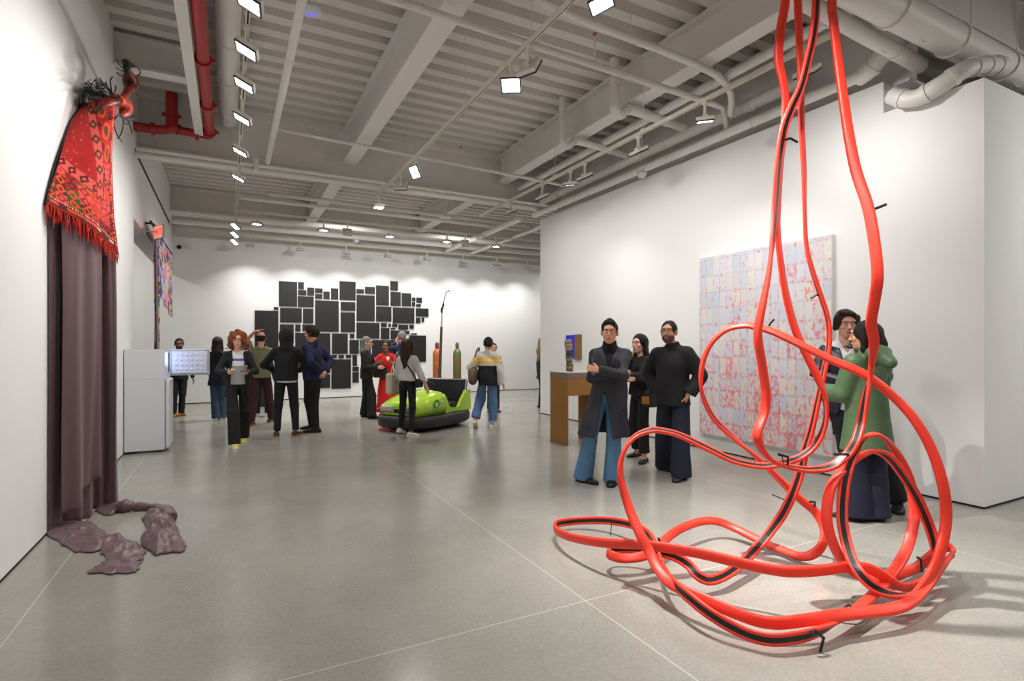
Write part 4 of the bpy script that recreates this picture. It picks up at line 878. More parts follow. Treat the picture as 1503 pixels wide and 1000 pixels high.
floor_heap([(129, 843), (140, 834), (152, 826), (180, 822), (207, 826), (203, 838), (196, 842), (165, 844)], .028, 3, b)
satinb('satin_train', b, t)
b = MB()
floor_heap([(140, 752), (146, 744), (165, 738), (180, 737), (188, 745), (175, 753), (158, 758)], .06, 4, b)
b.tube([p - org for p in bez([fl(176, 745, .04), fl(188, 743, .05), fl(200, 744, .035), fl(225, 745, .03), fl(245, 750, .04), fl(252, 760, .04)], 5)], [.05, .06, .055, .06, .07, .05, .045, .05, .04, .035, .04, .045, .04, .035, .03, .035, .04, .035, .04, .045, .05, .05, .045, .05, .05, .04], 10)
floor_heap([(219, 752), (236, 748), (250, 753), (257, 775), (268, 795), (274, 804), (268, 812), (248, 813), (228, 817), (206, 799), (216, 775), (208, 762)], .09, 6, b, .03)
satinb('satin_side_train', b, t)
# ------------------------------------------------------------------ people: distance-field bodies and clothes, meshed as one surface each
def V3(*a): return np.array(a if len(a) > 1 else a[0], dtype=np.float64)
def unit(v): v = np.asarray(v, float); return v / (np.linalg.norm(v) + 1e-9)
def cone(a, b, ra, rb, sq=None, cap=False):
    a = V3(a); b = V3(b); m = max(ra, rb)
    def f(X, Y, Z):
        px, py, pz = X - a[0], Y - a[1], Z - a[2]; ab = b - a
        if sq is not None:
            ax, fac = sq; dt = (px * ax[0] + py * ax[1] + pz * ax[2]) * (fac - 1); px = px + dt * ax[0]; py = py + dt * ax[1]; pz = pz + dt * ax[2]
            ab = ab + ax * float(np.dot(ab, ax)) * (fac - 1)
        L2 = float(np.dot(ab, ab)) + 1e-9; h = np.clip((px * ab[0] + py * ab[1] + pz * ab[2]) / L2, 0, 1)
        d = np.sqrt((px - h * ab[0]) ** 2 + (py - h * ab[1]) ** 2 + (pz - h * ab[2]) ** 2) - (ra + (rb - ra) * h)
        if cap:
            u = unit(b - a); d = np.maximum(d, (X - b[0]) * u[0] + (Y - b[1]) * u[1] + (Z - b[2]) * u[2])
        return d
    return f, np.minimum(a, b) - m, np.maximum(a, b) + m
def ell(c, r, R=None):
    c = V3(c); r = V3(r); R = np.eye(3) if R is None else R; m = float(max(r))
    def f(X, Y, Z):
        px, py, pz = X - c[0], Y - c[1], Z - c[2]
        q = [px * R[0, i] + py * R[1, i] + pz * R[2, i] for i in range(3)]
        k0 = np.sqrt(sum((q[i] / r[i]) ** 2 for i in range(3))); k1 = np.sqrt(sum((q[i] / r[i] ** 2) ** 2 for i in range(3))) + 1e-6
        return k0 * (k0 - 1) / k1
    return f, c - m, c + m
def fn(f, lo, hi): return f, V3(lo), V3(hi)
def surface(ops, h, noise=None):
    lo = np.min([o[1][1] for o in ops if o[0] == 'u'], axis=0) - 4 * h; hi = np.max([o[1][2] for o in ops if o[0] == 'u'], axis=0) + 4 * h
    n = np.ceil((hi - lo) / h).astype(int) + 1; D = np.full(n, 0.6, np.float32)
    ax = [(lo[i] + h * np.arange(n[i])).astype(np.float32) for i in range(3)]
    for kind, pr, k in ops:
        f, a, b = pr; pad = k + 3 * h
        i0 = np.maximum(np.floor((a - pad - lo) / h).astype(int), 0); i1 = np.minimum(np.ceil((b + pad - lo) / h).astype(int) + 1, n)
        if np.any(i1 <= i0): continue
        sl = tuple(slice(i0[i], i1[i]) for i in range(3))
        d = f(ax[0][sl[0]][:, None, None], ax[1][sl[1]][None, :, None], ax[2][sl[2]][None, None, :]); A = D[sl]
        if kind == 'u':
            if k > 0: hh = np.maximum(k - np.abs(A - d), 0) / k; D[sl] = np.minimum(A, d) - hh * hh * k * .25
            else: D[sl] = np.minimum(A, d)
        else:
            if kind == 's': d = -d
            if k > 0: hh = np.maximum(k - np.abs(A - d), 0) / k; D[sl] = np.maximum(A, d) + hh * hh * k * .25
            else: D[sl] = np.maximum(A, d)
    if noise is not None: D = D + noise(ax[0][:, None, None], ax[1][None, :, None], ax[2][None, None, :]).astype(np.float32)
    S = D < 0; c = np.zeros(n - 1, np.uint8)
    for i in (0, 1):
        for j in (0, 1):
            for k in (0, 1): c += S[i:n[0] - 1 + i, j:n[1] - 1 + j, k:n[2] - 1 + k]
    idx = np.argwhere((c > 0) & (c < 8)); vid = np.full(n - 1, -1, np.int32); vid[tuple(idx.T)] = np.arange(len(idx))
    cor = np.array([(i, j, k) for i in (0, 1) for j in (0, 1) for k in (0, 1)])
    val = np.stack([D[tuple((idx + q).T)] for q in cor], 1); acc = np.zeros((len(idx), 3)); cnt = np.zeros(len(idx))
    for p in range(8):
        for q in range(p + 1, 8):
            if np.abs(cor[p] - cor[q]).sum() != 1: continue
            va, vb = val[:, p], val[:, q]; m = (va < 0) != (vb < 0); t_ = np.where(m, va / np.where(m, va - vb, 1), 0)
            acc += m[:, None] * (cor[p] + t_[:, None] * (cor[q] - cor[p])); cnt += m
    verts = (idx + acc / cnt[:, None]) * h + lo; F = []
    for axn in range(3):
        o = [1 if a == axn else 0 for a in range(3)]
        A = S[:n[0] - o[0], :n[1] - o[1], :n[2] - o[2]]; B = S[o[0]:, o[1]:, o[2]:]
        e = np.argwhere(A != B); b1, b2 = [(1, 2), (2, 0), (0, 1)][axn]
        e = e[(e[:, b1] > 0) & (e[:, b2] > 0) & (e[:, b1] < n[b1] - 1) & (e[:, b2] < n[b2] - 1)]
        if not len(e): continue
        fl_ = A[tuple(e.T)]; d1 = np.eye(3, dtype=int)[b1]; d2 = np.eye(3, dtype=int)[b2]
        q = np.stack([vid[tuple((e - d1 - d2).T)], vid[tuple((e - d2).T)], vid[tuple(e.T)], vid[tuple((e - d1).T)]], 1)
        q[~fl_] = q[~fl_][:, ::-1]; F.append(q)
    F = np.concatenate(F); F = F[(F >= 0).all(1)]
    return verts, F
def put(name, vf, mats, parent, colf=None):
    v, F = vf; me = bpy.data.meshes.new(name); me.vertices.add(len(v)); me.vertices.foreach_set('co', v.astype(np.float32).ravel())
    me.loops.add(F.size); me.loops.foreach_set('vertex_index', F.astype(np.int32).ravel()); me.polygons.add(len(F))
    me.polygons.foreach_set('loop_start', np.arange(0, F.size, 4, dtype=np.int32)); me.polygons.foreach_set('loop_total', np.full(len(F), 4, np.int32))
    for m in (mats if isinstance(mats, (list, tuple)) else [mats]): me.materials.append(m)
    if colf is not None: me.polygons.foreach_set('material_index', colf(v[F].mean(1)).astype(np.int32))
    me.polygons.foreach_set('use_smooth', np.ones(len(F), bool)); me.update(calc_edges=True); me.validate()
    return link(bpy.data.objects.new(name, me), parent)
def folds(seed, amp, f=14, zf=.35):
    r = np.random.RandomState(seed); K = r.randn(5, 3) * f * V3(1, 1, zf); P_ = r.rand(5) * 6.28; W_ = r.randn(3) * f * .4
    def g(X, Y, Z):
        w = np.sin(X * W_[0] + Y * W_[1] + Z * W_[2] * 1.5) * 1.2
        return amp * sum(np.sin(X * k[0] + Y * k[1] + Z * k[2] + p + w) for k, p in zip(K, P_)) / 2.2
    return g
def ik(a, b, l1, l2, pole):
    a, b = V3(a), V3(b); d = b - a; L = np.linalg.norm(d)
    if L > (l1 + l2) * .999: b = a + d / L * (l1 + l2) * .999; d = b - a; L = np.linalg.norm(d)
    u = d / L; x = (l1 * l1 - l2 * l2 + L * L) / (2 * L); hgt = math.sqrt(max(l1 * l1 - x * x, 0)); p = V3(pole) - u * np.dot(pole, u); p = unit(p)
    return a + u * x + p * hgt, b
def rotm(yaw=0, pitch=0, roll=0):
    return np.array(Matrix.Rotation(math.radians(yaw), 3, 'Z') @ Matrix.Rotation(math.radians(pitch), 3, 'X') @ Matrix.Rotation(math.radians(roll), 3, 'Y'))
def hand(ops, w, d, pn, hand_side, s, curl, spread=.0):
    d = unit(d); pn = unit(V3(pn) - d * np.dot(pn, d)); sd = unit(np.cross(d, pn)) * hand_side  # toward the thumb
    hs = .95 * s
    for o in (-.026, -.009, .009, .026):
        ops.append(('u', cone(w + sd * o * .6 * hs, w + d * .088 * hs + sd * o * hs, .017 * hs, .0125 * hs), .012))
    for o, L, r in ((.029, .070, .0092), (.010, .079, .0095), (-.010, .073, .0092), (-.029, .057, .0082)):
        p = w + d * .088 * hs + sd * o * hs; a = 0.0
        for q, (fr, rr) in enumerate(((.45, 1), (.31, .92), (.24, .82))):
            a += curl * (1.0 if q else .7) + abs(o) * .5; dv = d * math.cos(a) + pn * math.sin(a) + sd * o * spread
            p2 = p + unit(dv) * L * fr * hs; ops.append(('u', cone(p, p2, r * hs * rr, r * hs * rr * .92), .003)); p = p2
    p = w + d * .022 * hs + sd * .024 * hs
    p2 = p + unit(d * .62 + sd * .62 + pn * .35) * .045 * hs; p3 = p2 + unit(d * .85 + sd * .15 + pn * (.35 + curl * .4)) * .034 * hs
    ops.append(('u', cone(p, p2, .0135 * hs, .0115 * hs), .01)); ops.append(('u', cone(p2, p3, .011 * hs, .009 * hs), .004))
    return sd
def shoe(c, yaw, L, parent, mcol, scol, lift=0.0, tall=.07, kind='shoe'):
    # c: ankle centre over the floor; lift: heel raised by tilting about the toe
    M = Matrix.Translation((c[0], c[1], 0)) @ Matrix.Rotation(math.radians(yaw), 4, 'Z')
    if lift: M = M @ Matrix.Translation((0, L * .5, 0)) @ Matrix.Rotation(math.radians(-lift), 4, 'X') @ Matrix.Translation((0, -L * .5, 0))
    k = L / .28
    prof = [(-.085, .022, .045), (-.080, .032, .065), (-.055, .038, tall + .012), (-.02, .039, tall + .022), (.02, .041, tall), (.06, .046, .070), (.10, .049, .058), (.14, .046, .044), (.17, .036, .038), (.19, .020, .030), (.194, .008, .022)]
    b = MB(); rings = []
    for y, hw, hz in prof:
        ring = []
        for q in range(14):
            a = 2 * math.pi * q / 14; cx = math.cos(a); sz = math.sin(a)
            ring.append(M @ Vector((hw * k * math.copysign(abs(cx) ** .75, cx), y * k, .012 + (hz * k - .012) * .5 * (1 + math.copysign(abs(sz) ** .8, sz)))))
        rings.append(ring)
    b.rings(rings); o = b.build(kind, mcol, parent)
    b = MB(); out = [(-.09, .018), (-.083, .034), (-.05, .041), (0, .041), (.05, .046), (.10, .052), (.145, .048), (.18, .034), (.2, .012)]
    pl = [(x * k, y * k) for y, x in out] + [(-x * k, y * k) for y, x in out[::-1]]
    b.rings([[M @ Vector((x, y, z)) for x, y in pl] for z in (0.0, .004, .022 * k, .026 * k)], smooth=False); b.build('sole', scol, o)
    return o

def person(label, px, py, H, face, A=None, feet=None, lean=(0, 0), twist=0, head=(0, 0), female=False, skin=(.86, .66, .54), res=.0065,
           bottom=None, top=None, inner=None, coat=None, shoes=((.08, .08, .08), (.06, .06, .06)), hair=('short', (.08, .06, .05)), glasses=None, beard=None, seed=1, footyaw=(-12, 12), lifts=(0, 0), bare_ankle=False, D=None, name='person', headoff=(0, 0), sag=0.0):
    loc = fl(px, py) if D is None else Vector((*atD(px, 500, D).xy, 0)); vw = Vector((loc.x, loc.y, 0)).normalized(); sd = Vector((vw.y, -vw.x, 0))
    fdv = -vw * math.cos(math.radians(face)) + sd * math.sin(math.radians(face)); rz = math.atan2(-fdv.x, fdv.y)
    root = thing(name, label, 'person', loc, rz); inv = (Matrix.Translation(loc) @ Matrix.Rotation(rz, 4, 'Z')).inverted()
    s = H / 1.76; sw = (.142 if female else .162) * s; hw = .085 * s; AX = V3(0, 1, 0)
    RT_ = rotm(twist); T = lambda x, y, z: RT_ @ V3(x * s, y * s, 0) + V3(lean[0], lean[1], z * s)     # torso frame
    hipR, hipL = V3(hw, 0, .93 * s), V3(-hw, 0, .93 * s)
    if feet: F_ = [inv @ fl(a, b_) for a, b_ in feet]; F_ = [V3(f.x, f.y, 0) for f in F_]
    else: F_ = [V3(.11 * s, 0, 0), V3(-.11 * s, 0, 0)]
    ank = []
    for i, f in enumerate(F_):
        z = .085 * s + (math.sin(math.radians(lifts[i])) * .17 if lifts[i] else 0); y = f[1] + (.05 if lifts[i] else 0); ank.append(V3(f[0], f[1] + (.03 if lifts[i] else 0), z))
    mid = (ank[0] + ank[1]) / 2; off = V3(0, 0, 0) if not feet else V3(0, 0, -sag)
    hipR, hipL = hipR + off, hipL + off
    knees = []
    for hp, an, sx in ((hipR, ank[0], 1), (hipL, ank[1], -1)):
        Lg = max(np.linalg.norm(hp - an) * 1.004, .84 * s) if np.linalg.norm(hp - an) > .76 * s else .865 * s; kn, _ = ik(hp, an, .503 * Lg, .497 * Lg, V3(.12 * sx, 1, 0)); knees.append(kn)
    shR, shL = T(sw / s, -.01, 1.392), T(-sw / s, -.01, 1.392)
    A = A or {}; arms = []
    for side, sh in ((1, shR), (-1, shL)):
        a = A.get('R' if side == 1 else 'L', {}); w = a.get('w', (.27 * side, .04, .86)); w = T(*w)
        el, w = ik(sh, w, .285 * s, .255 * s, V3(a.get('pole', (.35 * side, -1, -.3)))); dv = a.get('d'); dv = unit(V3(dv)) if dv is not None else unit(w - el)
        pn = V3(a.get('n', (-side, .2, 0))); arms.append((sh, el, w, dv, pn, a.get('curl', .35), side))
    nb = T(0, -.015, 1.47); hc = T(headoff[0], .02 + headoff[1], 0); hc[2] = H - .132 * s
    RH = rotm(*head); hq = 1.10 * s ** .5; hp_ = lambda x, y, z: hc + RH @ (V3(x, y, z) * hq)
    M_skin = mat('skin_%02d%02d%02d' % tuple(int(c * 99) for c in skin), skin, .55, var=.06, vscale=12, spec=.35)
    # ---- body
    o = []
    u = lambda pr, k=.02: o.append(('u', pr, k))
    u(cone(T(0, 0, .98), T(0, 0, 1.27), .115 * s, .13 * s, (RT_ @ AX, 1.5)), 0); u(cone(T(-.10, -.01, 1.36), T(.10, -.01, 1.36), .045 * s, .045 * s), .06)
    u(ell(V3(0, 0, .95 * s) + off, (.118 * s, .082 * s, .085 * s)), .06)
    u(cone(nb + V3(0, 0, -.04), hc + RH @ V3(0, -.02, -.06), .058 * s, .054 * s), .03)
    for hp0, kn, an, f, yw, lf in ((hipR, knees[0], ank[0], F_[0], footyaw[0], lifts[0]), (hipL, knees[1], ank[1], F_[1], footyaw[1], lifts[1])):
        u(cone(hp0, kn, .062 * s, .045 * s), .03); u(cone(kn, an, .043 * s, .031 * s), .02)
        dr = V3(-math.sin(math.radians(yw)), math.cos(math.radians(yw)), 0); u(cone(an - V3(0, 0, .03 * s), V3(f[0], f[1], .035) + dr * .10 * s, .026 * s, .014 * s), .02)
    for sh, el, w, dv, pn, curl, side in arms:
        u(cone(sh, el, .045 * s, .036 * s), .03); u(cone(el, w, .038 * s, .025 * s), .015); hand(o, w, dv, pn, side, s * (.93 if female else 1), curl)
    jw = .052 if female else .058
    for c, r, k in (((0, -.012, .028), (.074, .093, .092), .0), ((0, .022, -.045), (jw, .066, .062), .03), ((0, .060, -.088), (.024, .022, .020), .025), ((0, .076, .036), (.052, .02, .018), .02), ((.038, .060, -.018), (.022, .02, .02), .02), ((-.038, .060, -.018), (.022, .02, .02), .02)):
        u(ell(hp_(*c), V3(r) * hq, RH), k)
    for sx in (1, -1): o.append(('s', ell(hp_(.031 * sx, .098, .012), V3(.02, .014, .012) * hq, RH), .012))
    u(cone(hp_(0, .084, .014), hp_(0, .108, -.022), .007, .0125), .010); u(cone(hp_(-.012, .094, -.027), hp_(.012, .094, -.027), .008, .008), .008)
    u(cone(hp_(-.018, .084, -.052), hp_(.018, .084, -.052), .0075, .0075), .008); u(cone(hp_(-.013, .083, -.063), hp_(.013, .083, -.063), .0075, .0075), .006)
    for sx in (1, -1): u(ell(hp_(.078 * sx, -.008, -.002), V3(.010, .019, .031) * hq, RH), .006)
    put('body', surface(o, res), M_skin, root)
    # ---- face details
    def small(name, pr, m, par=root, h=.0035): return put(name, surface([('u', q, .002) for q in pr], h), m, par)
    Me = mat('eye_white', (.88, .87, .85), .3); Mi = mat('iris_dark', (.10, .07, .05), .3); hcol = hair[1]; Mb = mat('brow_%02d' % int(hcol[0] * 99), [c * .8 for c in hcol], .8)
    if res < .0062:
        for sx in (1, -1):
            e = small('eye', [ell(hp_(.031 * sx, .083, .011), V3(.0115, .0085, .0058) * hq, RH)], Me); small('iris', [ell(hp_(.031 * sx, .0895, .011), (.0055, .004, .0062), RH)], Mi, e)
            small('eyebrow', [cone(hp_(.016 * sx, .094, .029), hp_(.045 * sx, .084, .031), .0042, .0035)], Mb)
        small('lips', [cone(hp_(-.016, .0905, -.055), hp_(.016, .0905, -.055), .0045, .0045), cone(hp_(-.012, .0895, -.0625), hp_(.012, .0895, -.0625), .0052, .0052)], mat('lips_%02d' % int(skin[0] * 99), (skin[0] * .86, skin[1] * .62, skin[2] * .62), .5))
    else:
        small('eyes', [ell(hp_(.031 * sx, .086, .011), (.011, .006, .006), RH) for sx in (1, -1)], Mi, h=.005)
        small('eyebrows', [cone(hp_(.016 * sx, .094, .030), hp_(.046 * sx, .084, .031), .005, .004) for sx in (1, -1)], Mb, h=.005)
        small('lips', [cone(hp_(-.015, .091, -.058), hp_(.015, .091, -.058), .006, .006)], mat('lips_%02d' % int(skin[0] * 99), (skin[0] * .86, skin[1] * .62, skin[2] * .62), .5), h=.005)
    # ---- hair
    st, hc_ = hair[0], hair[1]; M_h = mat('hair_%02d%02d%02d' % tuple(int(c * 99) for c in hc_), hc_, .6, spec=.3, var=.35, vscale=30, bump=.6, bscale=70, stretch=(3, 3, .6))
    o = []; amp = .002; fq = 90
    E = lambda c, r, k=.015, kd='u': o.append((kd, ell(hp_(*c), V3(r) * hq, RH), k)); K_ = lambda a, b_, ra, rb, k=.02: o.append(('u', cone(hp_(*a), hp_(*b_), ra, rb), k))
    face_cut = lambda: (E((0, .102, -.012), (.075, .072, .106), .008, 's'), E((0, .075, -.13), (.09, .09, .07), .01, 's'))
    if st in ('short', 'slick', 'bald'):
        if st == 'bald': E((0, -.03, .012), (.083, .085, .082), 0); E((0, -.02, .11), (.052, .052, .05), .01, 's')
        else: E((0, -.016, .032), (.0805, .099, .095 if st == 'short' else .099), 0)
        if st == 'slick': K_((-.035, .055, .092), (.035, .055, .098), .026, .024, .03); K_((.0, .02, .105), (.0, -.05, .10), .035, .03, .03); amp = .004
        face_cut(); o.append(('s', fn(lambda X, Y, Z: ((X - hc[0]) * RH[0, 2] + (Y - hc[1]) * RH[1, 2] + (Z - hc[2]) * RH[2, 2]) + .045 * hq, hc - .2, hc + .2), .01))
        for sx in (1, -1): E((.088 * sx, .012, -.03), (.03, .03, .055), .006, 's')
    elif st == 'wavy':
        E((0, -.018, .036), (.092, .108, .100), 0); K_((.07, .03, .06), (.082, .0, -.03), .03, .02); K_((-.07, .03, .06), (-.082, .0, -.03), .03, .02); K_((-.03, .07, .09), (.05, .06, .105), .026, .022); face_cut(); amp = .005; fq = 60
        o.append(('s', fn(lambda X, Y, Z: ((X - hc[0]) * RH[0, 2] + (Y - hc[1]) * RH[1, 2] + (Z - hc[2]) * RH[2, 2]) + .07 * hq, hc - .25, hc + .25), .01))
    elif st in ('long', 'longwavy', 'bob'):
        L = {'long': -.34, 'longwavy': -.36, 'bob': -.15}[st]
        E((0, -.018, .034), (.088, .104, .098), 0); K_((0, -.055, .02), (0, -.085, L * .5), .078, .075, .03); K_((0, -.08, L * .45), (0, -.085, L), .078, .045, .03)
        for sx in (1, -1): K_((.062 * sx, -.01, .05), (.078 * sx, -.02, -.10), .034, .028); K_((.078 * sx, -.02, -.10), (.075 * sx, -.03, max(L, -.24)), .028, .018)
        face_cut(); amp = .009 if st == 'longwavy' else .003; fq = 45 if st == 'longwavy' else 90
    elif st == 'curly':
        E((0, -.015, .035), (.115, .115, .105), 0); 
        for sx in (1, -1): K_((.09 * sx, 0, .02), (.10 * sx, -.01, -.10), .05, .045)
        K_((0, -.06, 0), (0, -.06, -.12), .09, .06); E((0, .10, -.025), (.064, .075, .090), .01, 's'); E((0, .09, -.16), (.06, .1, .08), .01, 's'); amp = .016; fq = 95
    elif st == 'bun':
        E((0, -.016, .032), (.081, .099, .094), 0); E((0, -.12, -.01), (.04, .035, .04), .01); face_cut()
        o.append(('s', fn(lambda X, Y, Z: ((X - hc[0]) * RH[0, 2] + (Y - hc[1]) * RH[1, 2] + (Z - hc[2]) * RH[2, 2]) + .06 * hq, hc - .25, hc + .25), .01))
    if o:
        r_ = np.random.RandomState(seed); kk = unit(r_.randn(4, 3).T).T * fq if False else r_.randn(4, 3) * fq * .6
        put('hair', surface(o, min(res, .0055), noise=lambda X, Y, Z: amp * sum(np.sin(X * k[0] + Y * k[1] + Z * k[2] * .6 + i) for i, k in enumerate(kk)) / 2), M_h, root)
    if beard:
        o = []; E((0, .026, -.052), (.0605, .068, .060), 0); E((0, .060, -.090), (.028, .026, .024), .02); K_((-.022, .088, -.044), (.022, .088, -.044), .007, .007, .006)
        o.append(('s', fn(lambda X, Y, Z: -((X - hc[0]) * RH[0, 2] + (Y - hc[1]) * RH[1, 2] + (Z - hc[2]) * RH[2, 2]) - .038 * hq, hc - .2, hc + .2), .0)); E((0, .1, -.058), (.022, .025, .012), .004, 's')
        o = [x if x[0] == 's' else x for x in o]
        put('beard', surface(o, min(res, .005)), mat('beard_%02d' % int(beard[0] * 99), beard, .8, var=.3, vscale=60, alpha=1), root)
    if glasses:
        b = MB(); pts_r = []
        for sx in (1, -1):
            b.tube([Vector(hp_(.033 * sx + .0245 * math.cos(a), .108 - .006 * abs(math.cos(a)), .008 + .018 * math.sin(a))) for a in [k * math.pi / 8 for k in range(17)]], .0017 if res < .0062 else .0025, 5)
            b.tube([Vector(hp_(.057 * sx, .100, .012)), Vector(hp_(.080 * sx, .06, .012)), Vector(hp_(.083 * sx, -.01, .008))], .0018, 5)
        b.tube([Vector(hp_(-.009, .110, .012)), Vector(hp_(.009, .110, .012))], .0018, 5); g = b.build('glasses', mat('frame_%02d' % int(glasses[0] * 99), glasses[:3], .3), root)
        if len(glasses) > 3:
            b = MB()
            for sx in (1, -1): b.ball(Vector(hp_(.033 * sx, .106, .008)), (.022, .003, .017), 6, M=Matrix(RH.tolist()).to_4x4())
            b.build('dark_lens', M_dark, g)
    # ---- clothes
    def fab(c, nm='cloth', rough=.85, **kw): return mat('%s_%02d%02d%02d' % (nm, int(c[0] * 99), int(c[1] * 99), int(c[2] * 99)), c, rough, var=.12, vscale=10, bump=.55, bscale=14, **kw)
    cz = lambda zz: fn(lambda X, Y, Z: zz - Z, (-2, -2, -1), (2, 2, 3))       # keep above zz
    if bottom:
        w = bottom.get('w', (.098, .078, .068)); cuff = bottom.get('cuff', .07); o = [('u', ell(V3(0, -.005, .955 * s) + off, ((.138 if female else .152) * s, .108 * s, .11 * s)), 0)]
        for hp0, kn, an, lf in ((hipR, knees[0], ank[0], lifts[0]), (hipL, knees[1], ank[1], lifts[1])):
            ce = an + unit(an - kn) * (.085 * s - cuff); o.append(('u', cone(hp0, kn, min(w[0], .078 if female else .092) * s, w[1] * s), .03)); o.append(('u', cone(kn, ce, w[1] * s, w[2] * s, cap=True), .02))
        o.append(('s', fn(lambda X, Y, Z: .97 * s + .05 - Z + 0 * X, (-1, -1, .97 * s + .06), (1, 1, 3)), 0)) if False else None
        put(bottom.get('name', 'trousers'), surface([x for x in o if x], .009, folds(seed + 3, bottom.get('amp', .004))), [fab(bottom['col'], 'denim')] + [fab(c, 'denim') for c in bottom.get('cols', [])], root, bottom.get('colf'))
    def garment(g, sc):
        r = g.get('r', 1.0) * sc; hem = g.get('hem', .92); fl_ = g.get('flare', 1.0); o = []; wt = (.145 if female else .160) * r * s; wc = (.145 if female else .168) * r * s
        o.append(('u', cone(T(0, 0, 1.0), T(0, 0, 1.24), wt, wc, (RT_ @ AX, 1.38)), 0)); o.append(('u', cone(T(-.10, -.012, 1.355), T(.10, -.012, 1.355), .062 * r * s, .062 * r * s), .07))
        for q in (shR, shL): o.append(('u', cone(nb + V3(0, -.005, -.01), q + V3(0, 0, -.005), .056 * s, .048 * r * s), .05))
        if hem < .98: o.append(('u', cone(T(0, 0, 1.02), V3(lean[0] * .3 + g.get('hx', 0), -.005 + lean[1] * .3, hem), wt * 1.0, max(wt * 1.04 * fl_, (.183 if hem < .89 else .16) * s), (AX, 1.33)), .05))
        sl = g.get('sleeve', 'long'); rr = g.get('sr', 1.0) * r
        for sh, el, w, dv, pn, curl, side in arms:
            if sl == 'none': continue
            o.append(('u', cone(sh, el, .057 * rr * s, .050 * rr * s), .03))
            if sl == 'long': wd = unit(w - el); o.append(('u', cone(el, w + wd * g.get('cuffo', .0), .050 * rr * s, g.get('cw', .040) * rr * s, cap=True), .02))
            elif sl == 'half': o[-1] = ('u', cone(sh, sh + (el - sh) * .75, .058 * rr * s, .062 * rr * s, cap=True), .03)
        o.append(('s', cone(nb + V3(0, 0, .0), nb + V3(0, .03, .25), g.get('neck', .062) * s, .08 * s), .01))
        if hem < .98: o.append(('i', cz(hem), 0))
        elif g.get('crop'): o.append(('i', cz(hem), 0))
        if g.get('v'):   # V opening at the chest
            zt, wv = g['v']; o.append(('s', fn(lambda X, Y, Z: np.maximum(np.abs(X - lean[0]) - (Z - zt * s) * wv, -(Y - lean[1]) + .02), (-.25, .0, zt * s), (.25, .4, 1.6 * s)), .006))
        if g.get('open'):  # front gap widening downwards, hollow inside
            z1, wa, wb, x0 = g['open']; hz = hem
            o.append(('s', fn(lambda X, Y, Z: np.maximum(np.abs(X - lean[0] - x0) - (wa + (wb - wa) * np.clip((z1 - Z) / max(z1 - hz, .01), 0, 1)), np.maximum(-(Y - lean[1]) + .0, Z - z1)), (-.4, -.05, hz - .1), (.4, .5, z1 + .02)), .006))
            o.append(('s', cone(T(0, 0, .98), V3(g.get('hx', 0), -.005, hem - .2), wt * .92, wt * fl_, (AX, 1.33)), .01))
        if g.get('chest_open'):
            z0, z1, wa = g['chest_open']; o.append(('s', fn(lambda X, Y, Z: np.maximum(np.abs(X - lean[0]) - wa * (.55 + .45 * (Z - z0) / (z1 - z0)), np.maximum(-(Y - lean[1]) + .03, np.maximum(z0 - Z, Z - z1))), (-.3, .0, z0), (.3, .5, z1)), .006))
        if g.get('hood') == 'up':
            o.append(('u', ell(hp_(0, -.02, .02), V3(.118, .130, .135), RH), .03)); o.append(('u', cone(nb + V3(0, -.02, -.02), hc + V3(0, -.03, -.05), .10, .10), .04)); o.append(('s', ell(hp_(0, .13, -.01), V3(.075, .11, .10), RH), .02))
        if g.get('hood') == 'down':
            o.append(('u', cone(T(-.07, -.12, 1.48), T(.07, -.12, 1.48), .05, .05), .03)); o.append(('u', cone(T(0, -.13, 1.47), T(0, -.24, 1.40), .075, .045), .04))
        if g.get('collar'): o.append(('u', cone(nb + V3(0, .0, -.01), nb + V3(0, .01, g['collar']), .078 * s, .07 * s, cap=True), .015)); o.append(('s', cone(nb + V3(0, .0, .02), nb + V3(0, .012, .2), .061 * s, .064 * s), .004))
        vf = surface(o, g.get('h', .0095), folds(seed + int(sc * 50), g.get('amp', .005), zf=g.get('zf', .8)))
        c = g['col']; return put(g.get('name', 'jacket'), vf, [fab(c, rough=g.get('rough', .85))] + [fab(q) for q in g.get('cols', [])], root, g.get('colf'))
    if inner: garment(inner, .90)
    if top: garment(top, 1.0)
    if coat: garment(coat, 1.10)
    Ms_, Mo_ = fab(shoes[0], 'leather', .45), mat('sole_%02d%02d' % (int(shoes[1][0] * 99), int(shoes[1][1] * 99)), shoes[1], .6)
    for i in (0, 1):
        shoe(F_[i] if not lifts[i] else F_[i], footyaw[i], (.255 if female else .285) * s, root, Ms_, Mo_, lifts[i], tall=.04 if bare_ankle else .075)
    info = dict(root=root, arms=arms, T=T, s=s, inv=inv, hp=hp_, M=Matrix.Translation(loc) @ Matrix.Rotation(rz, 4, 'Z'))
    return info
def held(info, name, label, cat, local):
    p = info['M'] @ Vector([float(x) for x in local]); return thing(name, label, cat, p, info['root'].rotation_euler[2])
BLACK = (.085, .085, .095)
